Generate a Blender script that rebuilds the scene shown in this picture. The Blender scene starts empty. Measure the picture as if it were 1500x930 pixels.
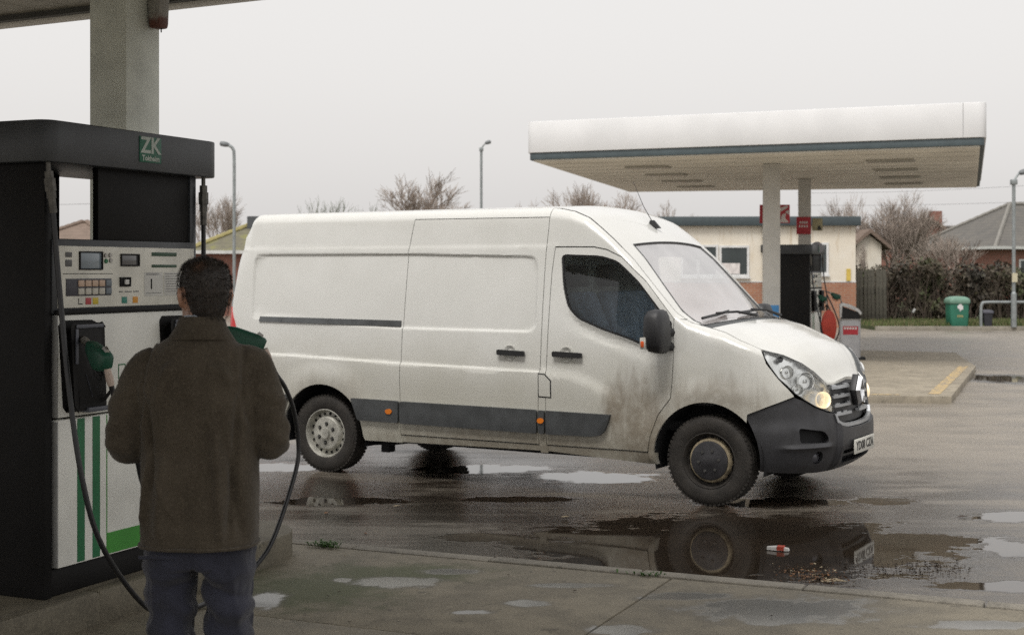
import bpy, bmesh, math, random
from mathutils import Vector, Matrix, noise as mnoise
from mathutils.geometry import tessellate_polygon
R = math.radians
rnd = random.Random(7)
scene = bpy.context.scene
COL = scene.collection

# ---------------------------------------------------------------- camera
CAM_H = 1.80
cam_d = bpy.data.cameras.new('camera'); cam = bpy.data.objects.new('camera', cam_d); COL.objects.link(cam)
cam_d.sensor_width = 36; cam_d.sensor_fit = 'HORIZONTAL'; cam_d.lens = 50.0
cam_d.shift_y = -69.0 / 1500.0
cam_d.clip_start = 0.05; cam_d.clip_end = 2000
cam.location = (0, 0, CAM_H); cam.rotation_euler = (R(90), 0, 0)
cam_d.dof.use_dof = True; cam_d.dof.focus_distance = 7.4; cam_d.dof.aperture_fstop = 5.0
scene.camera = cam

# ---------------------------------------------------------------- daylight: an even overcast sky and a very soft sun
SUN_EL, SUN_AZ = 58.0, 205.0     # azimuth clockwise from +Y
w = bpy.data.worlds.new('World'); scene.world = w; w.use_nodes = True
nt = w.node_tree; nt.nodes.clear()
sky = nt.nodes.new('ShaderNodeTexSky'); sky.sky_type = 'NISHITA'; sky.sun_disc = False
sky.sun_elevation = R(SUN_EL); sky.sun_rotation = R(SUN_AZ)
sky.air_density = 2.0; sky.dust_density = 6.0; sky.ozone_density = 1.0
hs = nt.nodes.new('ShaderNodeHueSaturation'); hs.inputs['Saturation'].default_value = 0.12
mixn = nt.nodes.new('ShaderNodeMix'); mixn.data_type = 'RGBA'
mixn.inputs[0].default_value = 0.56
mixn.inputs[7].default_value = (8.25, 8.02, 7.86, 1)
bg = nt.nodes.new('ShaderNodeBackground'); bg.inputs['Strength'].default_value = 0.10
wo = nt.nodes.new('ShaderNodeOutputWorld')
nt.links.new(sky.outputs[0], hs.inputs['Color']); nt.links.new(hs.outputs[0], mixn.inputs[6])
nt.links.new(mixn.outputs[2], bg.inputs['Color']); nt.links.new(bg.outputs[0], wo.inputs['Surface'])
sl = bpy.data.lights.new('sun', 'SUN'); sl.energy = 1.4; sl.angle = R(22); sl.color = (1.0, 0.965, 0.92)
so = bpy.data.objects.new('sun', sl); COL.objects.link(so)
so.rotation_euler = (R(90 - SUN_EL), 0, R(180 - SUN_AZ))
scene.view_settings.view_transform = 'Standard'; scene.view_settings.look = 'None'
scene.view_settings.exposure = 0.50; scene.view_settings.gamma = 1.0
scene.cycles.max_bounces = 8; scene.cycles.volume_bounces = 1
scene.cycles.use_denoising = False
scene.cycles.sample_clamp_indirect = 4.0

# ---------------------------------------------------------------- materials
MATS = {}
def mat(name, col, rough=0.6, metal=0.0, var=0.12, vscale=6.0, bump=0.0, bscale=40.0, spec=0.5, coat=0.0, sheen=0.0, alpha=None, emit=None, emit_s=0.0, trans=0.0):
    if name in MATS: return MATS[name]
    m = bpy.data.materials.new(name); m.use_nodes = True
    n = m.node_tree; b = n.nodes['Principled BSDF']
    tc = n.nodes.new('ShaderNodeTexCoord')
    nz = n.nodes.new('ShaderNodeTexNoise'); nz.inputs['Scale'].default_value = vscale; nz.inputs['Detail'].default_value = 6
    n.links.new(tc.outputs['Object'], nz.inputs['Vector'])
    mr = n.nodes.new('ShaderNodeMapRange')
    mr.inputs[1].default_value = 0.3; mr.inputs[2].default_value = 0.7
    mr.inputs[3].default_value = 1 - var; mr.inputs[4].default_value = 1 + var
    n.links.new(nz.outputs['Fac'], mr.inputs[0])
    vm = n.nodes.new('ShaderNodeVectorMath'); vm.operation = 'SCALE'
    vm.inputs[0].default_value = col[:3]
    n.links.new(mr.outputs[0], vm.inputs['Scale'])
    n.links.new(vm.outputs[0], b.inputs['Base Color'])
    b.inputs['Roughness'].default_value = rough; b.inputs['Metallic'].default_value = metal
    b.inputs['Specular IOR Level'].default_value = spec
    b.inputs['Coat Weight'].default_value = coat
    b.inputs['Sheen Weight'].default_value = sheen
    b.inputs['Transmission Weight'].default_value = trans
    if emit:
        b.inputs['Emission Color'].default_value = (*emit, 1); b.inputs['Emission Strength'].default_value = emit_s
    if bump:
        n2 = n.nodes.new('ShaderNodeTexNoise'); n2.inputs['Scale'].default_value = bscale; n2.inputs['Detail'].default_value = 4
        n.links.new(tc.outputs['Object'], n2.inputs['Vector'])
        bp = n.nodes.new('ShaderNodeBump'); bp.inputs['Strength'].default_value = bump; bp.inputs['Distance'].default_value = 0.01
        n.links.new(n2.outputs['Fac'], bp.inputs['Height']); n.links.new(bp.outputs[0], b.inputs['Normal'])
    MATS[name] = m
    return m
class NT:                         # small node-building helper
    def __init__(s, name):
        s.m = bpy.data.materials.new(name); s.m.use_nodes = True; s.n = s.m.node_tree
        s.b = s.n.nodes['Principled BSDF']; s.tc = s.n.nodes.new('ShaderNodeTexCoord')
        MATS[name] = s.m
    def new(s, t, **kw):
        o = s.n.nodes.new(t)
        for k, v in kw.items(): setattr(o, k, v)
        return o
    def link(s, a, b): s.n.links.new(a, b)
    def val(s, sock, x):
        if hasattr(x, 'is_output'): s.link(x, sock)
        else: sock.default_value = x
    def math(s, op, a, b=0.0, c=None, clamp=False):
        o = s.new('ShaderNodeMath', operation=op, use_clamp=clamp)
        s.val(o.inputs[0], a); s.val(o.inputs[1], b)
        if c is not None: s.val(o.inputs[2], c)
        return o.outputs[0]
    def noise(s, scale, detail=5, rough=0.55, vec=None, stretch=None):
        o = s.new('ShaderNodeTexNoise'); o.inputs['Scale'].default_value = scale
        o.inputs['Detail'].default_value = detail; o.inputs['Roughness'].default_value = rough
        v = vec if vec is not None else s.tc.outputs['Object']
        if stretch:
            mp = s.new('ShaderNodeMapping'); mp.inputs['Scale'].default_value = stretch
            s.link(v, mp.inputs['Vector']); v = mp.outputs[0]
        s.link(v, o.inputs['Vector'])
        return o.outputs['Fac']
    def ramp(s, x, a, b, lo=0.0, hi=1.0, smooth=True):
        o = s.new('ShaderNodeMapRange', interpolation_type='SMOOTHSTEP' if smooth else 'LINEAR')
        s.val(o.inputs[0], x); o.inputs[1].default_value = a; o.inputs[2].default_value = b
        o.inputs[3].default_value = lo; o.inputs[4].default_value = hi
        return o.outputs[0]
    def mix(s, f, a, b):
        o = s.new('ShaderNodeMix', data_type='RGBA')
        s.val(o.inputs[0], f)
        for i, x in ((6, a), (7, b)):
            if hasattr(x, 'is_output'): s.link(x, o.inputs[i])
            else: o.inputs[i].default_value = (*x[:3], 1)
        return o.outputs[2]
    def xyz(s, vec=None):
        o = s.new('ShaderNodeSeparateXYZ'); s.link(vec if vec is not None else s.tc.outputs['Object'], o.inputs[0])
        return o.outputs
    def bump(s, h, strength=0.3, dist=0.01):
        o = s.new('ShaderNodeBump'); s.val(o.inputs['Strength'], strength); o.inputs['Distance'].default_value = dist
        s.link(h, o.inputs['Height']); s.link(o.outputs[0], s.b.inputs['Normal'])
    def blobs(s, items, vec=None):   # union of soft ellipses: 1 at a centre, 0 at the rim
        v = vec if vec is not None else s.tc.outputs['Object']
        cur = None
        for (x, y, rx, ry) in items:
            mp = s.new('ShaderNodeVectorMath', operation='SUBTRACT'); s.link(v, mp.inputs[0]); mp.inputs[1].default_value = (x, y, 0)
            m2 = s.new('ShaderNodeVectorMath', operation='MULTIPLY'); s.link(mp.outputs[0], m2.inputs[0]); m2.inputs[1].default_value = (1 / rx, 1 / ry, 0)
            ln = s.new('ShaderNodeVectorMath', operation='LENGTH'); s.link(m2.outputs[0], ln.inputs[0])
            k = s.math('SUBTRACT', 1.0, ln.outputs['Value'])
            cur = k if cur is None else s.math('MAXIMUM', cur, k)
        return cur

# ---------------------------------------------------------------- mesh helpers
def tag(o, label=None, cat=None, group=None, kind=None):
    if label: o['label'] = label
    if cat: o['category'] = cat
    if group: o['group'] = group
    if kind: o['kind'] = kind
    return o
def thing(name, label, cat, loc=(0, 0, 0), rotz=0.0, group=None):
    o = bpy.data.objects.new(name, None); COL.objects.link(o)
    o.location = loc; o.rotation_euler = (0, 0, rotz); o.empty_display_size = 0.2
    return tag(o, label, cat, group)
def link_mesh(name, me, mats, parent=None):
    o = bpy.data.objects.new(name, me); COL.objects.link(o)
    if not isinstance(mats, (list, tuple)): mats = [mats]
    if not me.materials:
        for m in mats: me.materials.append(m)
    if parent: o.parent = parent
    return o
def copy_tree(o, parent=None):
    c = o.copy(); COL.objects.link(c)
    if parent: c.parent = parent
    for ch in list(o.children): copy_tree(ch, c)
    return c
def catmull(pts, n=8):
    P = [Vector(p) for p in pts]
    if len(P) < 3: return P
    out = []
    for i in range(len(P) - 1):
        p0 = P[i - 1] if i else P[0] * 2 - P[1]; p1, p2 = P[i], P[i + 1]
        p3 = P[i + 2] if i + 2 < len(P) else P[-1] * 2 - P[-2]
        for k in range(n):
            t = k / n
            out.append(0.5 * ((2 * p1) + (p2 - p0) * t + (2 * p0 - 5 * p1 + 4 * p2 - p3) * t * t + (3 * p1 - p0 - 3 * p2 + p3) * t ** 3))
    out.append(P[-1]); return out
class MB:
    def __init__(s): s.v = []; s.f = []; s.mi = []
    def add(s, verts, faces, mi=0, M=None):
        k = len(s.v)
        s.v += [(M @ Vector(v)) if M else Vector(v) for v in verts]
        s.f += [tuple(i + k for i in f) for f in faces]; s.mi += [mi] * len(faces)
        return s
    def box(s, x0, x1, y0, y1, z0, z1, mi=0, M=None):
        v = [(x0, y0, z0), (x1, y0, z0), (x1, y1, z0), (x0, y1, z0), (x0, y0, z1), (x1, y0, z1), (x1, y1, z1), (x0, y1, z1)]
        return s.add(v, [(3, 2, 1, 0), (4, 5, 6, 7), (0, 1, 5, 4), (1, 2, 6, 5), (2, 3, 7, 6), (3, 0, 4, 7)], mi, M)
    def prism(s, poly, z0, z1, mi=0, M=None, scale1=1.0):
        n = len(poly)
        v = [(x, y, z0) for x, y in poly] + [(x * scale1, y * scale1, z1) for x, y in poly]
        f = [tuple(range(n - 1, -1, -1)), tuple(range(n, 2 * n))] + [(i, (i + 1) % n, n + (i + 1) % n, n + i) for i in range(n)]
        return s.add(v, f, mi, M)
    def lathe(s, prof, n=24, mi=0, M=None, caps=True):
        v = []; f = []
        for r, z in prof:
            for i in range(n):
                a = 2 * math.pi * i / n; v.append((r * math.cos(a), r * math.sin(a), z))
        for j in range(len(prof) - 1):
            for i in range(n):
                f.append((j * n + i, j * n + (i + 1) % n, (j + 1) * n + (i + 1) % n, (j + 1) * n + i))
        if caps and prof[0][0] > 1e-4: f.append(tuple(range(n - 1, -1, -1)))
        if caps and prof[-1][0] > 1e-4: f.append(tuple(range((len(prof) - 1) * n, len(prof) * n)))
        return s.add(v, f, mi, M)
    def tube(s, path, rad, n=8, mi=0, M=None, caps=True):
        P = [Vector(p) for p in path]; m = len(P)
        rr = rad if isinstance(rad, (list, tuple)) else [rad] * m
        t0 = (P[1] - P[0]).normalized()
        up = Vector((0, 0, 1)) if abs(t0.z) < 0.9 else Vector((1, 0, 0))
        nx = t0.cross(up).normalized()
        v = []; f = []
        for i in range(m):
            t = (P[min(i + 1, m - 1)] - P[max(i - 1, 0)]).normalized()
            nx = (nx - t * nx.dot(t)).normalized(); ny = t.cross(nx)
            for k in range(n):
                a = 2 * math.pi * k / n; v.append(P[i] + (nx * math.cos(a) + ny * math.sin(a)) * rr[i])
        for i in range(m - 1):
            for k in range(n):
                f.append((i * n + k, i * n + (k + 1) % n, (i + 1) * n + (k + 1) % n, (i + 1) * n + k))
        if caps: f += [tuple(range(n - 1, -1, -1)), tuple(range((m - 1) * n, m * n))]
        return s.add(v, f, mi, M)
    def loft(s, rings, mi=0, M=None, caps=True):
        n = len(rings[0]); v = [p for r in rings for p in r]; f = []
        for j in range(len(rings) - 1):
            for i in range(n):
                f.append((j * n + i, j * n + (i + 1) % n, (j + 1) * n + (i + 1) % n, (j + 1) * n + i))
        if caps: f += [tuple(range(n - 1, -1, -1)), tuple(range((len(rings) - 1) * n, len(rings) * n))]
        return s.add(v, f, mi, M)
    def grid(s, rows, mi=0, M=None):
        n = len(rows[0]); v = [p for r in rows for p in r]
        f = [(j * n + i, j * n + i + 1, (j + 1) * n + i + 1, (j + 1) * n + i) for j in range(len(rows) - 1) for i in range(n - 1)]
        return s.add(v, f, mi, M)
    def mesh(s, name, bevel=0.0, seg=2, angle=35, smooth=True, fix=True):
        me = bpy.data.meshes.new(name); me.from_pydata(s.v, [], s.f)
        for p, i in zip(me.polygons, s.mi): p.material_index = i
        if bevel or fix:
            bm = bmesh.new(); bm.from_mesh(me)
            if fix: bmesh.ops.recalc_face_normals(bm, faces=bm.faces)
            if bevel:
                es = [e for e in bm.edges if len(e.link_faces) == 2 and e.calc_face_angle(0) > R(28)]
                bmesh.ops.bevel(bm, geom=es, offset=bevel, segments=seg, profile=0.5, affect='EDGES', clamp_overlap=True)
            bm.to_mesh(me); bm.free()
        if smooth:
            me.shade_smooth(); me.set_sharp_from_angle(angle=R(angle))
        me.update(); return me
    def build(s, name, m, parent=None, **kw):
        return link_mesh(name, s.mesh(name, **kw), m, parent)
def text_mesh(body, size, depth=0.002, bold=0.0, M=None, align='CENTER'):
    cu = bpy.data.curves.new('lettering', 'FONT'); cu.body = body; cu.size = size; cu.extrude = depth / 2
    cu.align_x = align; cu.align_y = 'CENTER'; cu.offset = bold; cu.resolution_u = 2
    o = bpy.data.objects.new('lettering', cu); COL.objects.link(o)
    dg = bpy.context.evaluated_depsgraph_get(); dg.update()
    me = bpy.data.meshes.new_from_object(o.evaluated_get(dg))
    bpy.data.objects.remove(o); bpy.data.curves.remove(cu)
    me.materials.clear()
    if M: me.transform(M)
    return me
def baked(o, name=None):          # apply an object's modifiers
    dg = bpy.context.evaluated_depsgraph_get(); dg.update()
    me = bpy.data.meshes.new_from_object(o.evaluated_get(dg)); old = o.data
    o.modifiers.clear(); o.data = me; bpy.data.meshes.remove(old)
    return o

# ---------------------------------------------------------------- forecourt axes: q to the right along the kerb, p away from the camera
FA = R(24.0)
FD = Vector((math.sin(FA), math.cos(FA))); FE = Vector((math.cos(FA), -math.sin(FA))); FO = Vector((-2.225, 6.18))
def fc(q, p, z=0.0):
    v = FO + FE * q + FD * p
    return Vector((v.x, v.y, z))
KERB_P = 2.72
FZ = 0.12                         # forecourt level
IZ = 0.27                         # pump island level
# ================================================================ setting
# ---- road
def make_road():
    t = NT('wet_asphalt')
    big = t.noise(0.35, 4, 0.6); mid = t.noise(1.6, 5, 0.6); fine = t.noise(60, 3, 0.7); grit = t.noise(190, 2, 0.6)
    streak = t.noise(1.0, 5, 0.6, stretch=(0.35, 1.6, 1.0))
    streak2 = t.noise(1.0, 6, 0.65, stretch=(0.22, 2.4, 1.0)); blot = t.noise(0.9, 5, 0.62, stretch=(0.6, 1.3, 1.0))
    edge = t.noise(2.6, 6, 0.62)
    edge2 = t.noise(9.0, 4, 0.6, stretch=(0.7, 1.3, 1.0))
    f = t.blobs(PUDDLES)
    f = t.math('ADD', f, t.math('MULTIPLY', t.math('SUBTRACT', edge, 0.5), 1.5))
    f = t.math('ADD', f, t.math('MULTIPLY', t.math('SUBTRACT', edge2, 0.5), 0.8))
    pud = t.ramp(f, 0.08, 0.30)
    rim = t.ramp(f, -0.35, 0.16)
    thin = t.ramp(t.math('ADD', t.math('MULTIPLY', streak, 0.6), t.math('MULTIPLY', big, 0.4)), 0.46, 0.60)
    wetz = t.ramp(t.math('ADD', t.blobs([(0.2, 10.6, 6.0, 4.6), (-3.5, 13.5, 5.0, 3.0)]), t.math('MULTIPLY', t.math('SUBTRACT', mid, 0.5), 0.9)), -0.10, 0.55)
    thin = t.math('MULTIPLY', thin, t.math('ADD', 0.55, t.math('MULTIPLY', wetz, 0.45)))
    damp = t.math('MAXIMUM', rim, t.math('MAXIMUM', t.math('MULTIPLY', thin, 0.55), t.math('MULTIPLY', wetz, t.ramp(t.math('ADD', t.math('MULTIPLY', streak2, 0.5), t.math('MULTIPLY', blot, 0.5)), 0.40, 0.53, 0.30, 1.0))))
    col = t.mix(t.ramp(mid, 0.3, 0.7), (0.225, 0.196, 0.156), (0.31, 0.268, 0.213))
    col = t.mix(t.ramp(fine, 0.35, 0.7), col, (0.155, 0.14, 0.12))
    col = t.mix(t.ramp(grit, 0.60, 0.72, 0, 0.55), col, (0.36, 0.33, 0.29))
    col = t.mix(damp, col, (0.036, 0.028, 0.021))
    col = t.mix(pud, col, t.mix(t.ramp(blot, 0.35, 0.65), (0.046, 0.034, 0.024), (0.030, 0.023, 0.017)))
    t.link(col, t.b.inputs['Base Color'])
    ro = t.math('SUBTRACT', 0.42, t.math('MULTIPLY', damp, 0.255))
    ro = t.math('ADD', ro, t.math('MULTIPLY', t.math('SUBTRACT', fine, 0.5), 0.16))
    ro = t.math('MULTIPLY', ro, t.math('SUBTRACT', 1.0, t.math('MULTIPLY', pud, t.ramp(edge, 0.3, 0.7, 0.72, 0.93))))
    t.link(ro, t.b.inputs['Roughness'])
    h = t.math('ADD', t.math('MULTIPLY', grit, 0.5), t.math('ADD', t.math('MULTIPLY', fine, 0.8), t.math('MULTIPLY', mid, 2.5)))
    h = t.math('ADD', h, t.math('MULTIPLY', t.math('MULTIPLY', pud, 6.0), t.noise(7.0, 2, 0.5)))
    t.bump(h, t.math('MULTIPLY', t.math('SUBTRACT', 1.0, t.math('MULTIPLY', pud, 0.985)), t.math('SUBTRACT', 0.55, t.math('MULTIPLY', damp, 0.40))), 0.012)
    mb = MB()
    S = 380
    xs = [-S, -60, -20, -8, 0, 8, 20, 60, S]; ys = [-S, -60, -20, 0, 6, 10, 14, 20, 30, 60, S]
    mb.grid([[(x, y, 0) for x in xs] for y in ys])
    o = mb.build('road', t.m, smooth=False, fix=False); tag(o, kind='structure')
    for p in o.data.polygons:
        if p.normal.z < 0: p.flip()
PUDDLES = [(0.75, 12.35, 0.62, 0.45), (1.40, 9.30, 1.75, 1.35), (2.45, 9.45, 0.95, 0.42), (1.9, 11.05, 0.75, 0.26), (-2.2, 13.0, 0.62, 0.35),
           (2.47, 11.05, 0.22, 0.2), (2.9, 11.1, 0.34, 0.26), (3.7, 10.4, 0.45, 0.24), (3.4, 9.2, 0.55, 0.3), (8.2, 23.6, 0.8, 1.0), (-0.3, 12.9, 0.8, 0.35),
           (-1.35, 11.1, 0.62, 0.26), (0.1, 11.2, 0.6, 0.18), (0.9, 8.55, 0.6, 0.25), (2.8, 8.1, 0.5, 0.16), (-0.2, 9.6, 0.4, 0.2)]
make_road()

# ---- near forecourt: bays of concrete with open joints, kerb stones along its edge
def make_concrete(name, base, moss=0.0, wet=None, z_obj=True):
    t = NT(name)
    g = t.new('ShaderNodeNewGeometry')
    v = g.outputs['Position']
    big = t.noise(0.9, 5, 0.6, v); mid = t.noise(5, 6, 0.65, v); fine = t.noise(85, 3, 0.65, v); spot = t.noise(13, 3, 0.5, v)
    col = t.mix(t.ramp(big, 0.3, 0.7), tuple(c * 0.72 for c in base), base)
    col = t.mix(t.ramp(mid, 0.40, 0.66, 0, 0.85), col, tuple(c * 0.5 for c in base))
    blot = t.noise(1.7, 5, 0.6, v); col = t.mix(t.ramp(blot, 0.50, 0.64, 0, 0.55), col, tuple(c * 0.5 for c in base))
    col = t.mix(t.ramp(fine, 0.35, 0.75, 0, 0.5), col, tuple(c * 1.45 for c in base))
    col = t.mix(t.ramp(spot, 0.66, 0.72, 0, 0.6), col, tuple(c * 0.35 for c in base))
    ro = 0.72
    if moss:
        mm = t.math('ADD', t.blobs([(-1.05, 7.55, 0.75, 0.75), (-0.6, 7.9, 0.7, 0.35)], v), t.math('MULTIPLY', t.math('SUBTRACT', mid, 0.5), 1.6))
        col = t.mix(t.ramp(mm, 0.05, 0.75, 0, moss), col, (0.07, 0.085, 0.028))
    if wet:  # patches: paler and smoother inside a darker rim
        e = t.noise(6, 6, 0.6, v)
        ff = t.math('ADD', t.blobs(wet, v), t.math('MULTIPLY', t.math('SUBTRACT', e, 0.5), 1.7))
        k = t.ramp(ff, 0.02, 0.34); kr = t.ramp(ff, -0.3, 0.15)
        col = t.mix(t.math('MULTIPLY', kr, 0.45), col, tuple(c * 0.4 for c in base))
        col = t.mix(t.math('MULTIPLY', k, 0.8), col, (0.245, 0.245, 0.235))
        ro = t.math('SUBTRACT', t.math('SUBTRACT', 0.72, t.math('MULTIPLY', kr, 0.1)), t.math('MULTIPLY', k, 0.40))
        hb = t.math('MULTIPLY', t.math('SUBTRACT', 1.0, k), 0.35)
    else: hb = 0.35
    t.link(col, t.b.inputs['Base Color']); t.val(t.b.inputs['Roughness'], ro)
    t.bump(t.math('ADD', fine, t.math('MULTIPLY', mid, 1.5)), hb, 0.008)
    return t.m
FPALE = [(-1.26, 7.25, 0.10, 0.2), (-0.63, 7.67, 0.24, 0.15), (0.07, 7.19, 0.13, 0.08), (1.35, 7.06, 0.55, 0.3), (-0.92, 7.73, 0.06, 0.06), (1.27, 6.85, 0.22, 0.12), (0.5, 6.65, 0.2, 0.1),
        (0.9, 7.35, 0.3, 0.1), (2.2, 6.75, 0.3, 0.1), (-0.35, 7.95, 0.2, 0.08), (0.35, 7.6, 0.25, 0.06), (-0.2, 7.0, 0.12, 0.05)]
M_CONC = make_concrete('stained_concrete', (0.235, 0.205, 0.15), 0.8, FPALE)
M_KERB = make_concrete('kerb_concrete', (0.27, 0.245, 0.20))
M_ISL = make_concrete('island_concrete', (0.17, 0.15, 0.11))
M_PALEC = make_concrete('pale_concrete', (0.30, 0.262, 0.20))
fore = MB()
fore.box(-9, 9, -14, KERB_P - 0.03, -0.2, FZ - 0.02)
forecourt = fore.build('forecourt', mat('joint_dirt', (0.03, 0.026, 0.02), 0.9), smooth=False)
forecourt.location = (FO.x, FO.y, 0); forecourt.rotation_euler = (0, 0, -FA); tag(forecourt, kind='structure')
def slab_box(x0, x1, y0, y1, z0, z1, bev=0.008, jitter=0.0):
    mb = MB(); mb.box(x0, x1, y0, y1, z0, z1)
    return mb
ps = [-14, -10.5, -7.5, -4.6, -1.95, 1.09, KERB_P - 0.005]; qs = [-9, -6.2, -3.3, -0.55, 2.18, 5.1, 9]
for i in range(len(ps) - 1):
    for j in range(len(qs) - 1):
        g = 0.006
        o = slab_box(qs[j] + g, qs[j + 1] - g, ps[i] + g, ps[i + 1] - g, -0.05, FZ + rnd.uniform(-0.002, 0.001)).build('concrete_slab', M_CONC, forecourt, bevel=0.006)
q = -9.0
while q < 9:
    L = 0.915
    o = slab_box(q + 0.005, q + L - 0.005, KERB_P + 0.004, KERB_P + 0.125, -0.15, FZ + 0.004 + rnd.uniform(-0.003, 0.003)).build('kerb_stone', M_KERB, forecourt, bevel=0.012)
    o.rotation_euler = (0, 0, rnd.uniform(-0.0012, 0.0012))
    q += L
# ---- pump island with a rounded end
def island_poly(q0, q1, p0, p1, r, n=14):
    pts = [(q1, p0)]
    c = ((q0 + q1) / 2, p1 - (q1 - q0) / 2); rr = (q1 - q0) / 2
    for i in range(n + 1):
        a = math.pi * i / n
        pts.append((c[0] + rr * math.cos(a), c[1] + rr * math.sin(a)))
    pts.append((q0, p0)); return pts
mb = MB(); mb.prism(island_poly(-0.84, 0.0, -1.6, 2.62, 0.4), FZ - 0.06, IZ)
isl = mb.build('pump_island', M_ISL, bevel=0.015)
isl.location = (FO.x, FO.y, 0); isl.rotation_euler = (0, 0, -FA); tag(isl, 'raised concrete island with a rounded end under the near pump', 'island')
# pale worn edge strip of the island: separate edging stones
for k in range(3):
    pa = -1.2 + k * 0.92
    mb = MB(); mb.box(-0.085, 0.004, pa + 0.004, pa + 0.912, FZ - 0.02, IZ + 0.006)
    e = mb.build('edging_stone', M_ISL, isl, bevel=0.012)
# ---- far concrete pad under the second canopy
PAD = [(-2.0, 19.9), (5.95, 19.25), (8.25, 25.3), (9.2, 29.5), (1.4, 33.0)]
mb = MB(); mb.prism(PAD, -0.1, 0.10)
pad = mb.build('concrete_pad', M_PALEC, bevel=0.01); tag(pad, kind='structure')
t = NT('yellow_line'); tn = t.noise(14, 4, 0.7)
t.link(t.mix(t.ramp(tn, 0.40, 0.62), (0.50, 0.36, 0.16), (0.24, 0.21, 0.17)), t.b.inputs['Base Color']); t.b.inputs['Roughness'].default_value = 0.7
def strip(name, a, b, w, z, m, parent=None):
    a = Vector(a); b = Vector(b); d = (b - a).normalized(); n = Vector((-d.y, d.x)) * w / 2
    mb = MB(); mb.add([(*(a - n), z), (*(b - n), z), (*(b + n), z), (*(a + n), z)], [(0, 1, 2, 3)])
    return mb.build(name, m, parent, smooth=False)
strip('painted_line', (5.78, 19.5), (8.0, 25.2), 0.16, 0.104, t.m, pad)
strip('painted_line', (2.2, 19.70), (5.3, 19.45), 0.12, 0.104, t.m, pad)
# ---------------------------------------------------------------- van surface
def lerp_table(t, x):
    if x <= t[0][0]: return t[0][1]
    for (x0, y0), (x1, y1) in zip(t, t[1:]):
        if x <= x1:
            return y0 + (y1 - y0) * (x - x0) / (x1 - x0)
    return t[-1][1]
def sstep(a, b, x):
    t = min(1.0, max(0.0, (x - a) / (b - a)))
    return t * t * (3 - 2 * t)
VU0 = 0.12                       # where the nose starts to curve in plan
VNOSE = 0.90
SE_N = 2.75
def _plan():
    pts = []
    for i in range(401):
        ph = (i / 400) * math.pi / 2
        pts.append((math.sin(ph) ** (2 / SE_N), math.cos(ph) ** (2 / SE_N)))
    s = 0.0; out = [(0.0, 0.0, 1.0)]
    for a, b in zip(pts, pts[1:]):
        s += math.hypot((b[0] - a[0]) * (VNOSE - VU0), b[1] - a[1])
        out.append((s, b[0], b[1]))
    return out
PLAN = _plan()
PLAN_S = PLAN[-1][0]
VSMAX = VU0 + PLAN_S             # arc coordinate of the nose centre line
PLAN_U = [(p[0], p[1]) for p in PLAN]
PLAN_W = [(p[0], p[2]) for p in PLAN]
UREAR = [(0.3, -4.80), (1.33, -4.80), (1.52, -4.785), (1.84, -4.735), (2.09, -4.675), (2.2, -4.63), (2.33, -4.56)]
ZE = [(-5, 2.318), (-1.55, 2.318), (-1.36, 2.312), (-1.22, 2.285), (-1.08, 2.23), (-0.97, 2.15), (-0.85, 2.055), (-0.66, 1.885),
      (-0.47, 1.675), (-0.285, 1.475), (-0.17, 1.40), (-0.03, 1.365), (0.12, 1.325), (0.30, 1.27), (0.42, 1.237), (0.513, 1.206), (0.723, 1.165), (0.891, 1.10), (1.0, 1.035), (1.07, 0.975),
      (1.15, 0.94), (1.25, 0.932), (1.4, 0.94), (1.604, 0.955), (2.0, 0.955)]
NOSE = [(0.15, 0.74), (0.22, 0.80), (0.32, 0.855), (0.45, 0.875), (0.58, 0.87), (0.66, 0.86), (0.72, 0.85), (0.9, 0.835), (1.0, 0.80), (1.2, 0.72), (1.4, 0.68)]
def vze(s): return lerp_table(ZE, s)
def vrad(s): return lerp_table([(-5, .10), (-1.4, .10), (-0.9, .07), (-0.3, .06), (0.0, .10), (0.4, .07), (0.9, .05), (1.3, .045), (2.2, .045)], s)
def vtumble(z):
    v = 0.0
    if z > 1.05: v += 0.085 * ((z - 1.05) / 1.2) ** 1.6
    if z < 0.55: v += 0.05 * ((0.55 - z) / 0.3) ** 2
    return v
def vcrease(u):                  # height of the pressed line along the side
    if u < -1.30: return lerp_table([(-4.8, 1.062), (-4.04, 1.046), (-2.8, 1.012), (-1.46, 0.988), (-1.3, 0.983)], u)
    return lerp_table([(-1.3, 0.983), (-1.15, 0.965), (-0.966, 0.908), (-0.86, 0.85), (-0.80, 0.80), (-0.76, 0.70)], u)
def rrect(u, z, u0, u1, z0, z1, r):
    cx_, cz_ = (u0 + u1) / 2, (z0 + z1) / 2
    dx = abs(u - cx_) - (u1 - u0) / 2 + r; dz = abs(z - cz_) - (z1 - z0) / 2 + r
    return math.hypot(max(dx, 0), max(dz, 0)) + min(max(dx, dz), 0) - r
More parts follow.
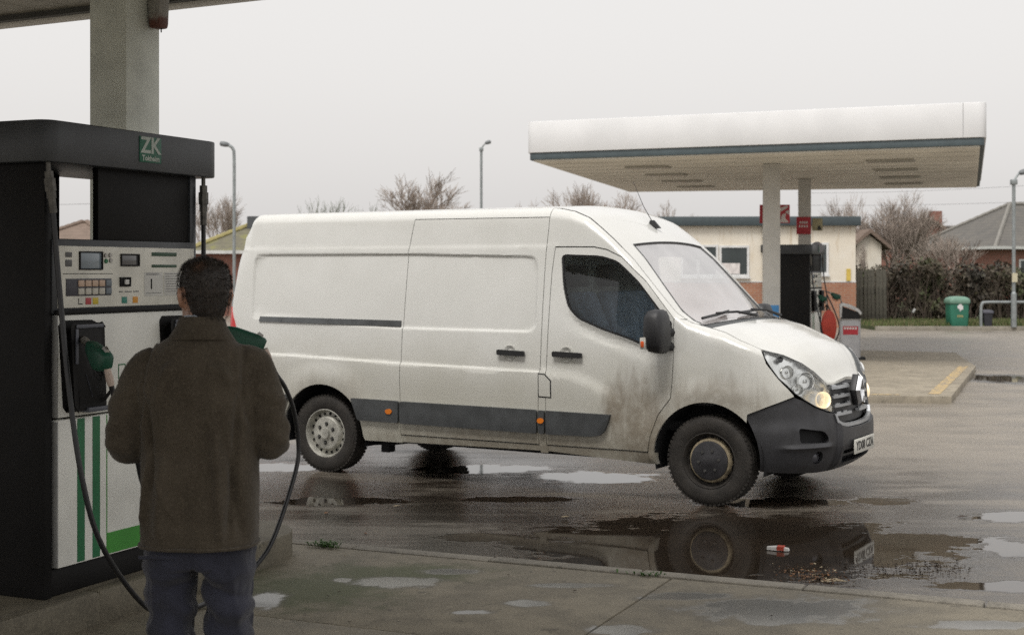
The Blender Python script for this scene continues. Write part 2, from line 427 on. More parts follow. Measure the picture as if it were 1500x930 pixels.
def vdetail(u, z):
    d = 0.0                      # positive = inwards
    # recessed field in the upper side
    zb = 1.30 + 0.07 * sstep(-2.85, -3.1, u) if False else 1.30
    if u < -1.3:
        sd = rrect(u, z, -4.50, -1.50, lerp_table([(-4.5, 1.36), (-2.9, 1.30), (-1.5, 1.295)], u), lerp_table([(-4.5, 1.945), (-2.8, 1.942), (-1.5, 1.915)], u), 0.09)
        d += 0.016 * sstep(0.006, -0.016, sd)
        # faint step above it
        d += 0.004 * sstep(1.995, 2.005, z)
    # swage line: the metal below it stands out a little
    if u < -0.74:
        c = vcrease(u)
        if z < c:
            k = sstep(c, c - 0.022, z) * (1 - 0.75 * sstep(c - 0.05, c - 0.42, z))
            d -= 0.022 * k * sstep(-0.74, -0.86, u)
    # wheel-arch flares
    for cx_, r0 in ((-3.66, 0.50), (0.0, 0.50)):
        rr = math.hypot(u - cx_, z - 0.345)
        if z > 0.3: d -= 0.016 * sstep(0.66, r0, rr)
    # scoop below the window line
    if -1.3 < u < -0.3:
        c = lerp_table([(-1.23, 1.50), (-1.119, 1.385), (-0.905, 1.30), (-0.636, 1.225), (-0.45, 1.165), (-0.3, 1.15)], u)
        k = sstep(c - 0.085, c - 0.05, z) * sstep(c + 0.03, c - 0.01, z)
        d += 0.014 * k * sstep(-1.26, -1.12, u) * sstep(-0.36, -0.46, u)
    return d
def VB(s, z, off=0.0):
    """Point of the van's skin in van axes (x forward, y across, near side at -1). off > 0 moves inwards."""
    mirror = 1
    if s > VSMAX: s = 2 * VSMAX - s; mirror = -1
    ze, r = vze(s), vrad(s)
    d = vtumble(z) + off
    if z > ze - r:
        t = min(1.0, (z - (ze - r)) / r)
        d += r * (1 - math.sqrt(max(0, 1 - t * t)))
    if s < VU0: d += vdetail(s, z)
    else:
        d += vdetail(VU0, z) * sstep(0.55, VU0, s)
        for_arch = math.hypot(s, z - 0.345)
    ur = lerp_table(UREAR, z)
    if s < ur + 0.10:
        t = min(1.0, max(0.0, (ur + 0.10 - s) / 0.10))
        d += 0.10 * (1 - math.sqrt(max(0, 1 - t * t)))
    if s <= VU0:
        return (s, -mirror * (1 - d), z)
    k = s - VU0
    L = lerp_table(NOSE, z) - VU0
    return (VU0 + (L - d) * lerp_table(PLAN_U, k), -mirror * (1 - d) * lerp_table(PLAN_W, k), z)
# ================================================================ the white van
def paint(name, dirty=1.0):
    t = NT(name); X, Y, Z = t.xyz()
    n1 = t.noise(2.2, 6, 0.65); n2 = t.noise(14, 5, 0.7); n3 = t.noise(5, 5, 0.6, stretch=(2.2, 2.2, 0.5))
    col = t.mix(t.ramp(n1, 0.3, 0.7), (0.635, 0.633, 0.60), (0.68, 0.678, 0.648))
    zz = t.math('ADD', Z, t.math('MULTIPLY', t.math('SUBTRACT', n1, 0.5), 0.5))
    film = t.ramp(zz, 1.45, 0.30, 0, 0.72 * dirty)
    col = t.mix(film, col, (0.50, 0.475, 0.38))
    # road spray thrown back by the front wheel, and above both arches
    def spray(x, z, rx, rz, a):
        dx = t.math('DIVIDE', t.math('SUBTRACT', X, x), rx); dz = t.math('DIVIDE', t.math('SUBTRACT', Z, z), rz)
        d = t.math('SQRT', t.math('ADD', t.math('MULTIPLY', dx, dx), t.math('MULTIPLY', dz, dz)))
        d = t.math('ADD', d, t.math('MULTIPLY', t.math('SUBTRACT', n3, 0.5), 1.1))
        return t.ramp(d, 1.0, 0.25, 0, a * dirty)
    sp = spray(-0.55, 0.58, 0.46, 0.56, 0.74)
    sp = t.math('MAXIMUM', sp, spray(-0.74, 0.70, 0.22, 0.34, 0.75))
    sp = t.math('MAXIMUM', sp, spray(0.05, 0.80, 0.62, 0.26, 0.55))
    sp = t.math('MAXIMUM', sp, spray(-1.6, 0.36, 1.9, 0.24, 0.6))
    sp = t.math('MAXIMUM', sp, spray(-3.6, 0.7, 0.6, 0.25, 0.3))
    col = t.mix(t.math('MULTIPLY', sp, t.ramp(n2, 0.25, 0.6, 0.55, 1.0)), col, (0.165, 0.125, 0.08))
    col = t.mix(t.ramp(n2, 0.66, 0.74, 0, 0.25 * dirty), col, (0.42, 0.38, 0.30))
    t.link(col, t.b.inputs['Base Color'])
    t.link(t.math('ADD', 0.20, t.math('MULTIPLY', t.math('ADD', film, sp), 0.45)), t.b.inputs['Roughness'])
    t.b.inputs['Coat Weight'].default_value = 0.5; t.b.inputs['Coat Roughness'].default_value = 0.08
    t.bump(t.noise(2.2, 2, 0.5), 0.05, 0.03)
    return t.m
M_PAINT = paint('white_van_paint')
M_TRIM = mat('grey_trim_plastic', (0.062, 0.066, 0.068), 0.5, var=0.25, vscale=9)
M_BUMP = mat('bumper_plastic', (0.034, 0.034, 0.037), 0.46, var=0.3, vscale=6, bump=0.05, bscale=220)
M_BLACK = mat('black_plastic', (0.014, 0.014, 0.015), 0.5)
M_DARK = mat('dark_lining', (0.012, 0.012, 0.013), 0.9)
M_TYRE = mat('tyre_rubber', (0.030, 0.026, 0.022), 0.75, var=0.35, vscale=12, bump=0.2, bscale=60)
M_RIMS = mat('grimy_silver_steel', (0.46, 0.45, 0.40), 0.5, 0.3, var=0.35, vscale=10)
M_RIMD = mat('dark_wheel_cap', (0.032, 0.031, 0.034), 0.55, var=0.3, vscale=14)
M_RUST = mat('rusty_rim_edge', (0.32, 0.265, 0.175), 0.7, 0.1, var=0.5, vscale=16)
M_CHROME = mat('chrome', (0.72, 0.73, 0.74), 0.16, 1.0, var=0.06)
M_SATIN = mat('satin_grille_bar', (0.36, 0.37, 0.38), 0.35, 0.6, var=0.12)
M_ORANGE = mat('orange_lens', (0.75, 0.20, 0.012), 0.3, var=0.1)
M_RED = mat('red_lens', (0.55, 0.012, 0.012), 0.22, var=0.1, coat=0.5)
def glass(name, tint, refl_rough, diff=0.0, dcol=(0.6, 0.6, 0.58), base_refl=0.06):
    m = bpy.data.materials.new(name); m.use_nodes = True; n = m.node_tree; n.nodes.clear()
    out = n.nodes.new('ShaderNodeOutputMaterial'); gl = n.nodes.new('ShaderNodeBsdfGlossy'); gl.inputs['Roughness'].default_value = refl_rough
    tr = n.nodes.new('ShaderNodeBsdfTransparent'); tr.inputs['Color'].default_value = (*tint, 1)
    fr = n.nodes.new('ShaderNodeFresnel'); fr.inputs['IOR'].default_value = 1.55
    ad = n.nodes.new('ShaderNodeMath'); ad.operation = 'ADD'; ad.use_clamp = True; ad.inputs[1].default_value = base_refl
    n.links.new(fr.outputs[0], ad.inputs[0])
    mx = n.nodes.new('ShaderNodeMixShader'); n.links.new(ad.outputs[0], mx.inputs[0])
    base = tr.outputs[0]
    if diff:
        df = n.nodes.new('ShaderNodeBsdfDiffuse'); df.inputs['Color'].default_value = (*dcol, 1)
        m2 = n.nodes.new('ShaderNodeMixShader'); 
        tc = n.nodes.new('ShaderNodeTexCoord'); nz = n.nodes.new('ShaderNodeTexNoise'); nz.inputs['Scale'].default_value = 3; nz.inputs['Detail'].default_value = 5
        n.links.new(tc.outputs['Object'], nz.inputs['Vector'])
        mr = n.nodes.new('ShaderNodeMapRange'); mr.inputs[1].default_value = 0.3; mr.inputs[2].default_value = 0.7; mr.inputs[3].default_value = diff * 0.8; mr.inputs[4].default_value = min(1, diff * 1.15)
        n.links.new(nz.outputs['Fac'], mr.inputs[0]); n.links.new(mr.outputs[0], m2.inputs[0])
        n.links.new(tr.outputs[0], m2.inputs[1]); n.links.new(df.outputs[0], m2.inputs[2]); base = m2.outputs[0]
    n.links.new(base, mx.inputs[1]); n.links.new(gl.outputs[0], mx.inputs[2]); n.links.new(mx.outputs[0], out.inputs['Surface'])
    MATS[name] = m; return m
M_SIDEGLASS = glass('side_window_glass', (0.84, 0.89, 0.89), 0.02, 0.02, (0.25, 0.27, 0.27), 0.0)
M_SCREEN = glass('windscreen_glass_painted_sky', (0.6, 0.62, 0.62), 0.05, 0.50, (0.86, 0.84, 0.84), 0.24)  # diffuse white share paints the reflected bright sky into the glass
M_LENS = glass('clear_lens', (0.93, 0.94, 0.94), 0.04, 0.0, base_refl=0.03)

VTH = 0.5256
van = thing('panel_van', 'long white panel van with road dirt along its lower side and a sliding door', 'van',
            (1.4877 + math.sin(VTH), 10.843 + math.cos(VTH), 0), -VTH)
def cu(p): return (p[0] - 0.46 * vtumble(p[1]), p[1])
def arc(cx_, cz_, r, a0, a1, n=22):
    return [(cx_ + r * math.cos(R(a0 + (a1 - a0) * i / n)), cz_ + r * math.sin(R(a0 + (a1 - a0) * i / n))) for i in range(n + 1)]
def shoulder(s0, s1, step=0.05):
    n = max(2, int(abs(s1 - s0) / step)); return [(s0 + (s1 - s0) * i / n, vze(s0 + (s1 - s0) * i / n)) for i in range(n + 1)]
def poly_area(p): return sum(a[0] * b[1] - b[0] * a[1] for a, b in zip(p, p[1:] + p[:1])) / 2
def inset(p, d):                  # move every edge of a polygon inwards by d
    if poly_area(p) < 0: p = p[::-1]
    n = len(p); out = []
    for i in range(n):
        a, b, c = Vector(p[i - 1]), Vector(p[i]), Vector(p[(i + 1) % n])
        e1 = (b - a); e2 = (c - b)
        if e1.length < 1e-6 or e2.length < 1e-6: out.append(tuple(b)); continue
        e1.normalize(); e2.normalize()
        n1 = Vector((-e1.y, e1.x)); n2 = Vector((-e2.y, e2.x)); m = n1 + n2
        k = m.length_squared
        m = m * (2 / k) if k > 0.25 else n1
        out.append(tuple(b + m * d))
    return out
def clean_poly(p, eps=1e-4):
    out = []
    for q_ in p:
        if not out or math.hypot(q_[0] - out[-1][0], q_[1] - out[-1][1]) > eps: out.append(q_)
    if math.hypot(out[0][0] - out[-1][0], out[0][1] - out[-1][1]) < eps: out.pop()
    return out
def roundc(p, r, n=5):            # round the corners of a polygon
    out = []
    m = len(p)
    for i in range(m):
        a, b, c = Vector(p[i - 1]), Vector(p[i]), Vector(p[(i + 1) % m])
        l1 = min(r, (a - b).length * 0.45); l2 = min(r, (c - b).length * 0.45)
        s_ = b + (a - b).normalized() * l1; e_ = b + (c - b).normalized() * l2
        for k in range(n + 1):
            t_ = k / n; out.append(tuple(s_ * (1 - t_) ** 2 + b * 2 * t_ * (1 - t_) + e_ * t_ * t_))
    return out
def dense(p, L=0.025):
    out = []
    for a, b in zip(p, p[1:] + p[:1]):
        n = max(1, math.ceil(math.hypot(b[0] - a[0], b[1] - a[1]) / L))
        out += [(a[0] + (b[0] - a[0]) * k / n, a[1] + (b[1] - a[1]) * k / n) for k in range(n)]
    return out
WLINES = [0.955, 0.962, 0.968, 0.974, 0.979, 0.984, 0.988, 0.991, 0.994, 0.9965, 0.9985]
def panel(name, outer, m, parent, holes=(), off=0.0, rim=0.018, gs=0.08, gz=0.07, xs=(), xz=(), gap=0.003, disp=None, far=False, angle=40, fn=None, warp=False):
    if warp:                      # grid lines follow the shoulder instead of running level
        outer = [(x, z / vze(x)) for x, z in dense(list(outer))]; fn = lambda s_, w_, o_: VB(s_, w_ * vze(s_), o_); xz = list(xz) + WLINES
    outer = inset(clean_poly(outer), gap); holes = [inset(clean_poly(h), -gap) for h in holes]
    bm = bmesh.new(); es = []
    for loop in [outer] + list(holes):
        vs = [bm.verts.new((x, 0, z)) for x, z in loop]
        es += [bm.edges.new((vs[i], vs[(i + 1) % len(vs)])) for i in range(len(vs))]
    bmesh.ops.triangle_fill(bm, edges=es, use_beauty=True, use_dissolve=False)
    s0 = min(p[0] for p in outer); s1 = max(p[0] for p in outer); z0 = min(p[1] for p in outer); z1 = max(p[1] for p in outer)
    gsl = [s0 + (s1 - s0) * i / max(1, math.ceil((s1 - s0) / gs)) for i in range(1, max(1, math.ceil((s1 - s0) / gs)))] + [x for x in xs if s0 < x < s1]
    gzl = [z0 + (z1 - z0) * i / max(1, math.ceil((z1 - z0) / gz)) for i in range(1, max(1, math.ceil((z1 - z0) / gz)))] + [x for x in xz if z0 < x < z1]
    for x in gsl: bmesh.ops.bisect_plane(bm, geom=bm.verts[:] + bm.edges[:] + bm.faces[:], plane_co=(x, 0, 0), plane_no=(1, 0, 0), dist=1e-5)
    for z in gzl: bmesh.ops.bisect_plane(bm, geom=bm.verts[:] + bm.edges[:] + bm.faces[:], plane_co=(0, 0, z), plane_no=(0, 0, 1), dist=1e-5)
    kill = [e for e in bm.edges if len(e.link_faces) == 2 and abs(e.verts[0].co.x - e.verts[1].co.x) > 2e-5 and abs(e.verts[0].co.z - e.verts[1].co.z) > 2e-5]
    bmesh.ops.dissolve_edges(bm, edges=kill, use_verts=False, use_face_split=False)
    if rim:
        be = [e for e in bm.edges if len(e.link_faces) == 1]
        r_ = bmesh.ops.extrude_edge_only(bm, edges=be)
        for v in [g for g in r_['geom'] if isinstance(g, bmesh.types.BMVert)]: v.co.y = 1.0
        for e in be: e.smooth = False
    for v in bm.verts:
        s_, z_ = v.co.x, v.co.z
        o_ = off + (rim if v.co.y > 0.5 else 0.0) + (disp(s_, z_) if disp else 0.0)
        P = (fn or VB)(s_, z_, o_)
        v.co = (P[0], -P[1] if far else P[1], P[2])
    bmesh.ops.recalc_face_normals(bm, faces=bm.faces)
    bm.normal_update()
    c = sum((f.normal.y * f.calc_area() for f in bm.faces)) if s1 < 0.6 else sum((f.normal.x * f.calc_area() for f in bm.faces))
    if (s1 < 0.6 and (c > 0) != far) or (s1 >= 0.6 and c < 0): bmesh.ops.reverse_faces(bm, faces=bm.faces)
    me = bpy.data.meshes.new(name); bm.to_mesh(me); bm.free()
    me.shade_smooth(); me.set_sharp_from_angle(angle=R(angle))
    return link_mesh(name, me, m, parent)
FINE_Z = [1.28, 1.29, 1.30, 1.31, 1.32, 1.335, 1.35, 1.365, 1.90, 1.915, 1.925, 1.935, 1.945, 1.955, 1.995, 2.005, 0.985, 1.0, 1.012, 1.024, 1.036, 1.048, 1.06, 0.97,
          2.22, 2.235, 2.25, 2.262, 2.274, 2.284, 2.294, 2.302, 2.308, 2.313]
FINE_S = [-4.54, -4.525, -4.51, -4.50, -4.49, -4.475, -1.54, -1.525, -1.51, -1.5, -1.49, -1.48, -4.79, -4.77, -4.75, -4.73, -4.70]
gap_rear = [cu(p) for p in [(-2.825, 0.385), (-2.829, 0.835), (-2.812, 1.306), (-2.765, 1.941), (-2.70, 2.238)]]
gap_mid = [cu(p) for p in [(-1.463, 0.385), (-1.470, 0.666), (-1.450, 1.112), (-1.405, 1.933), (-1.374, 2.234)]]
door_rear = [cu(p) for p in [(-1.392, 0.385), (-1.398, 0.974), (-1.381, 1.335), (-1.349, 1.778), (-1.318, 1.988)]]
door_top = [cu(p) for p in [(-1.318, 1.988), (-0.966, 1.985), (-0.85, 1.962), (-0.725, 1.905), (-0.518, 1.715), (-0.275, 1.425)]]
door_front = [cu(p) for p in [(-0.275, 1.425), (-0.281, 1.093), (-0.299, 0.813), (-0.402, 0.681), (-0.472, 0.502), (-0.489, 0.385)]]
win = roundc([cu(p) for p in [(-1.262, 1.928), (-0.905, 1.915), (-0.755, 1.872), (-0.577, 1.715), (-0.315, 1.40), (-0.295, 1.25), (-0.489, 1.182), (-0.636, 1.25), (-0.905, 1.33), (-1.119, 1.412), (-1.205, 1.50), (-1.245, 1.668)]], 0.05)
rear_edge = [(lerp_table(UREAR, z), z) for z in (0.40, 0.7, 1.0, 1.33, 1.52, 1.7, 1.84, 1.97, 2.09, 2.2, 2.28, 2.318)]
quarter = arc(-3.67, 0.345, 0.44, 180, 0) + [(-3.215, 0.31), (-2.825, 0.31)] + gap_rear + [gap_mid[-1]] + [(gap_mid[-1][0], 2.318)] + [(-2.5, 2.318), (-3.5, 2.318)] + rear_edge[::-1] + [(-4.72, 0.40)]
body = panel('body', quarter, M_PAINT, van, xs=FINE_S, xz=FINE_Z)
sdoor = panel('sliding_door', gap_rear[::-1] + gap_mid[0:] , M_PAINT, van, xs=FINE_S, xz=FINE_Z)
pillar_poly = [(-1.463, 0.31)] + gap_mid + [(gap_mid[-1][0], 2.318)] + shoulder(gap_mid[-1][0] + 0.03, -0.20, 0.02) + [(-0.275, 1.42)] + door_top[::-1] + door_rear[::-1][1:] + [(-1.392, 0.31)]
panel('pillar', pillar_poly, M_PAINT, van, warp=True, xs=[-1.35, -1.3, -1.25, -1.2, -1.15, -1.1, -1.05, -1.0, -0.95, -0.9, -0.85, -0.8, -0.75, -0.7, -0.65, -0.6, -0.55, -0.5, -0.45, -0.4, -0.35, -0.3, -0.25], gz=0.016, gs=0.025)
fdoor = panel('front_door', door_rear[::-1] + [(-0.489, 0.385)] + door_front[::-1] + door_top[::-1], M_PAINT, van, holes=[win], gs=0.05, gz=0.035, xz=[1.19, 1.2, 1.21, 1.22, 1.23, 1.25, 1.26], rim=0.03)
wing = door_front + [(-0.489, 0.29), (-0.425, 0.29)] + arc(0.0, 0.345, 0.445, 185, 43) + [(0.335, 0.715), (0.514, 0.782), (0.721, 0.852), (0.61, 0.98), (0.53, 1.10), (0.51, 1.203)] + shoulder(0.50, -0.20, 0.02) + [(-0.27, 1.435)]
panel('front_wing', wing, M_PAINT, van, gs=0.03, gz=0.022, warp=True)
# sill below the doors
panel('sill', [(-3.21, 0.315), (-2.6, 0.318), (-1.4, 0.33), (-0.5, 0.285), (-0.43, 0.285), (-0.43, 0.38), (-3.21, 0.38)], M_PAINT, van, off=0.006, rim=0.05)
# dark inner shell seen in the panel gaps, and the far side
inner = arc(-3.67, 0.345, 0.45, 180, 0) + [(-3.2, 0.34), (-0.46, 0.34)] + arc(0.0, 0.345, 0.455, 180, 40) + [(0.45, 0.75), (0.5, 1.16)] + shoulder(0.45, -4.5, 0.12) + [(-4.68, 2.0), (-4.72, 1.4), (-4.72, 0.45)]
def inn(s_, z_, o_):
    return VB(s_, min(z_, vze(s_) - 0.02), o_)
panel('inner_shell', inner, mat('grey_lining', (0.40, 0.40, 0.38), 0.9), van, holes=[win], off=0.045, rim=0, gs=0.2, gz=0.12, gap=0.0, fn=inn)
far = arc(-3.67, 0.345, 0.44, 180, 0) + [(-3.2, 0.31), (-0.45, 0.29)] + arc(0.0, 0.345, 0.445, 185, 43) + [(0.335, 0.715), (0.721, 0.852), (0.61, 0.98), (0.53, 1.10), (0.51, 1.203)] + shoulder(0.50, -4.5) + rear_edge[::-1] + [(-4.72, 0.40)]
panel('far_side', far, M_PAINT, van, holes=[win], gs=0.1, gz=0.06, far=True, xz=[2.25, 2.28, 2.3], gap=0.001)
panel('inner_shell', inner, mat('grey_lining', (0.2, 0.2, 0.2)), van, holes=[win], off=0.045, rim=0, gs=0.2, gz=0.12, gap=0.0, far=True, fn=inn)
# window glass
gl = panel('window_glass', win, M_SIDEGLASS, fdoor, off=0.016, rim=0, gap=-0.008, gs=0.1, gz=0.1)
panel('window_seal', inset(win, -0.012), M_BLACK, fdoor, holes=[inset(win, 0.014)], off=0.010, rim=0.01, gs=0.2, gz=0.2, gap=0)
panel('window_glass', win, M_SIDEGLASS, van, off=0.016, rim=0, gap=-0.008, gs=0.1, gz=0.1, far=True)
# ---- roof, windscreen, cowl, bonnet: ruled across between the two shoulders
CROWN = [(-4.6, .03), (-1.5, .04), (-0.9, .05), (-0.1, .035), (0.1, .045), (0.5, .07), (0.9, .055), (1.2, .03), (1.6, .0)]
FBUL = [(-4.6, 0), (-1.6, 0), (-0.75, .045), (-0.1, .08), (0.3, .04), (0.8, 0)]
def VT(s_, t_, lift=0.0):
    E_ = VB(s_, vze(s_)); k = 1 - t_ * t_
    x = E_[0] + lerp_table(FBUL, s_) * k; z = E_[2] + lerp_table(CROWN, s_) * k + lift
    if 0.05 < s_ < 1.3:          # raised centre field of the bonnet with a soft crease each side
        z += 0.012 * sstep(0.80, 0.66, abs(t_)) * sstep(0.05, 0.25, s_) * sstep(1.3, 1.0, s_)
    return (x, E_[1] * -t_, z)
def top_patch(name, srange, t0f, t1f, m, parent, n=24, lift=0.0, rim=0.012):
    rows = [[VT(s_, t0f(s_) + (t1f(s_) - t0f(s_)) * i / n, lift) for i in range(n + 1)] for s_ in srange]
    mb = MB(); mb.grid(rows)
    me = mb.mesh(name, angle=40)
    bm = bmesh.new(); bm.from_mesh(me)
    bm.normal_update()
    if sum(f.normal.z * f.calc_area() for f in bm.faces) < 0: bmesh.ops.reverse_faces(bm, faces=bm.faces)
    if rim:
        be = [e for e in bm.edges if len(e.link_faces) == 1]
        r_ = bmesh.ops.extrude_edge_only(bm, edges=be)
        for v in [g for g in r_['geom'] if isinstance(g, bmesh.types.BMVert)]: v.co.z -= rim
        for e in be: e.smooth = False
    bm.to_mesh(me); bm.free(); me.shade_smooth(); me.set_sharp_from_angle(angle=R(40))
    return link_mesh(name, me, m, parent)
def fr(a, b, n): return [a + (b - a) * i / n for i in range(n + 1)]
WS_T, WS_B = -0.775, -0.115
def tw(s_): return 0.80 + 0.15 * (s_ - WS_T) / (WS_B - WS_T)
top_patch('roof', fr(-4.56, -1.56, 30) + fr(-1.5, WS_T, 26), lambda s_: -1, lambda s_: 1, M_PAINT, van, rim=0.004)
# ribs pressed into the cargo roof
for sg in (-1, 1):
    top_patch('windscreen_pillar', fr(WS_T, WS_B, 20), (lambda s_: -1) if sg < 0 else tw, (lambda s_: -tw(s_)) if sg < 0 else (lambda s_: 1), M_PAINT, van, n=5, rim=0.012)
top_patch('windscreen', fr(WS_T - 0.02, WS_B + 0.02, 20), lambda s_: -tw(s_) - 0.012, lambda s_: tw(s_) + 0.012, M_SCREEN, van, lift=-0.006, rim=0)
def frame_tube(name, pts, r, m, parent): 
    mb = MB(); mb.tube(pts, r, 6); return mb.build(name, m, parent)
frame_tube('windscreen_seal', [VT(WS_T, t_, 0.0) for t_ in fr(-0.80, 0.80, 20)], 0.009, M_BLACK, van)
for sg in (-1, 1): frame_tube('windscreen_seal', [VT(s_, sg * tw(s_), 0.0) for s_ in fr(WS_T, WS_B, 14)], 0.006, M_TRIM, van)
top_patch('cowl', fr(WS_B, 0.005, 5), lambda s_: -1, lambda s_: 1, M_TRIM, van, lift=-0.012, rim=0.03)
bon = top_patch('bonnet', fr(0.0, 1.0, 26) + fr(1.03, 1.60, 22), lambda s_: -0.998, lambda s_: 0.998, M_PAINT, van, n=30, rim=0.02)
# rear doors
rows = [[(lerp_table(UREAR, z) - 0.02 * (1 - t_ * t_), VB(lerp_table(UREAR, z), z)[1] * -t_, z) for t_ in fr(-1, 1, 12)] for z in (0.40, 0.7, 1.0, 1.33, 1.52, 1.7, 1.84, 1.97, 2.09, 2.2, 2.28, 2.318)]
mb = MB(); mb.grid(rows); mb.build('rear_door', M_PAINT, van)
mb = MB(); mb.box(-4.86, -4.60, -0.93, 0.93, 0.34, 0.52); mb.build('rear_bumper', M_BUMP, van, bevel=0.03)
# ---- dark plastic trim along the side
def trim(poly, parent, name='rubbing_strip'):
    def dsp(s_, z_):
        return 0.0
    return panel(name, roundc(poly, 0.02, 3), M_TRIM, parent, off=-0.030, rim=0.045, gap=0.001, gs=0.15, gz=0.06, angle=30)
trim([(-3.255, 0.49), (-2.838, 0.485), (-2.838, 0.676), (-3.335, 0.682)], van)
trim([(-2.822, 0.484), (-1.474, 0.474), (-1.474, 0.668), (-2.822, 0.675)], sdoor)
trim([(-1.458, 0.474), (-1.402, 0.473), (-1.402, 0.666), (-1.458, 0.667)], van)
panel('rubbing_strip', [(-1.388, 0.473), (-0.98, 0.478), (-0.90, 0.492), (-0.855, 0.53), (-0.825, 0.60), (-0.805, 0.662), (-1.388, 0.666)], M_TRIM, fdoor, off=-0.030, rim=0.045, gap=0.001, gs=0.15, gz=0.06, angle=30)
trim([(-4.75, 0.50), (-4.115, 0.49), (-4.06, 0.62), (-4.02, 0.682), (-4.75, 0.688)], van)
panel('door_rail', [cu(p) for p in [(-4.40, 1.333), (-2.835, 1.315), (-2.835, 1.366), (-4.40, 1.378)]], M_TRIM, van, off=-0.012, rim=0.035, gap=0, gs=0.3, gz=0.1)
for (a, b, par) in ((-1.85, -1.591, sdoor), (-1.33, -1.063, fdoor)):
    z = 1.125
    hb = panel('handle', roundc([cu(p) for p in [(a, z - 0.022), (b, z - 0.028), (b, z + 0.014), (a, z + 0.022)]], 0.012, 3), M_BLACK, par, off=-0.035, rim=0.022, gap=0, gs=0.1)
    cxh = (a + b) / 2 - 0.015
    pts = [(cxh + 0.062 * math.cos(k * math.pi / 9), z + 0.0 + 0.058 * math.sin(k * math.pi / 9)) for k in range(18)]
    panel('handle_cup', pts, M_PAINT, par, off=-0.002, rim=0.004, gap=0, gs=0.02, gz=0.02, disp=lambda s_, z_, c_=cxh, q_=z: -0.012 + 0.030 * max(0, 1 - math.hypot(s_ - c_, z_ - q_) / 0.058))
panel('fuel_flap', [(-1.458, 0.778), (-1.352, 0.774), (-1.350, 0.905), (-1.405, 0.955), (-1.458, 0.957)], M_PAINT, van, off=-0.0045, rim=0.01, gap=0.002)
panel('flap_gap', [(-1.464, 0.770), (-1.344, 0.766), (-1.342, 0.91), (-1.402, 0.963), (-1.464, 0.965)], M_DARK, van, off=-0.0015, rim=0.004, gap=0)
def oval(s_, z_, a, b, n=16): return [(s_ + a * math.cos(2 * math.pi * k / n), z_ + b * math.sin(2 * math.pi * k / n)) for k in range(n)]
for s_ in (-2.93, -1.432): panel('side_marker', oval(s_, 0.582, 0.030 if s_ > -2 else 0.034, 0.022), M_ORANGE, van, off=-0.040, rim=0.012, gap=0)
panel('tail_light', [(-4.795, 0.86), (-4.67, 0.88), (-4.655, 1.05), (-4.665, 1.22), (-4.70, 1.33), (-4.77, 1.46), (-4.79, 1.46)], M_RED, van, off=-0.012, rim=0.02, gs=0.03, gap=0)
# ---- front: headlight, grille, badge, bumper
HL = [(0.53, 1.20)] + [(s_, vze(s_) - 0.004) for s_ in (0.58, 0.65, 0.723, 0.80, 0.891, 0.95, 1.0, 1.04, 1.07)] + [(1.10, 0.92), (1.125, 0.84), (1.142, 0.76), (1.146, 0.712), (1.05, 0.728), (0.913, 0.772), (0.80, 0.828), (0.724, 0.876), (0.61, 0.99), (0.545, 1.10), (0.525, 1.15)]
M_PALECH = mat('pale_reflector_bowl', (0.80, 0.80, 0.78), 0.22, 0.8, var=0.2, vscale=18)
def headlight(farside):
    bowl = panel('headlight', HL, mat('headlight_reflector', (0.92, 0.92, 0.90), 0.28, 0.85, var=0.05, vscale=10), van, off=0.036, rim=-0.03, gs=0.05, gz=0.05, far=farside, gap=0.004,
                 disp=lambda s_, z_: 0.010 * math.sin(s_ * 26) * math.sin(z_ * 21))
    panel('lens', HL, M_LENS, bowl, off=0.003, rim=0, gs=0.05, gz=0.04, far=farside, gap=0.003)
    panel('lens_seal', HL, M_TRIM, bowl, holes=[inset(HL, 0.004)], off=0.001, rim=0.02, gs=0.2, gz=0.2, gap=0.0, far=farside)
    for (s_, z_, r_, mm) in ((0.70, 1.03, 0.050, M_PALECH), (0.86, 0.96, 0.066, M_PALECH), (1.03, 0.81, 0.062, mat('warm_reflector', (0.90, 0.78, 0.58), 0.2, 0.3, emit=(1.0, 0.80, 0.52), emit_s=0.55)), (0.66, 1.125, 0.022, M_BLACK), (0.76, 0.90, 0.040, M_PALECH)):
        c = Vector(VB(s_, z_, 0.034)); d2 = Vector(VB(s_, z_, 0.0)) - c
        d2 = (Vector((0.75, -0.65, 0.15))).normalized()
        if farside: c.y = -c.y; d2.y = -d2.y
        M = Matrix.Translation(c) @ d2.to_track_quat('Z', 'Y').to_matrix().to_4x4()
        mb = MB(); mb.lathe([(0.001, -0.02), (r_ * 0.35, -0.018), (r_ * 0.8, 0.0), (r_, 0.028), (r_ * 1.04, 0.028), (r_ * 1.02, 0.0), (r_ * 0.4, -0.03)], 20, 0, M)
        mb.lathe([(0.001, 0.018), (r_ * 0.22, 0.012), (r_ * 0.26, -0.015)], 12, 0, M)
        mb.build('lamp_bowl', mm, bowl)
headlight(False); headlight(True)
S2 = 2 * VSMAX
gr_top = [(s_, vze(min(s_, S2 - s_)) - 0.012) for s_ in fr(1.115, S2 - 1.115, 24)]
gr_bot = [(1.165, 0.66), (1.22, 0.632), (1.35, 0.618), (1.604, 0.612), (S2 - 1.35, 0.618), (S2 - 1.22, 0.632), (S2 - 1.165, 0.66), (S2 - 1.15, 0.76), (S2 - 1.125, 0.86)]
GR = gr_top + gr_bot[::-1][0:0] + [(S2 - 1.125, 0.86), (S2 - 1.15, 0.76), (S2 - 1.165, 0.66), (S2 - 1.22, 0.632), (S2 - 1.35, 0.618), (1.604, 0.612), (1.35, 0.618), (1.22, 0.632), (1.165, 0.66), (1.15, 0.76), (1.125, 0.86)]
grl = panel('grille', GR, M_BLACK, van, off=0.045, rim=0, gs=0.06, gz=0.06, gap=0)
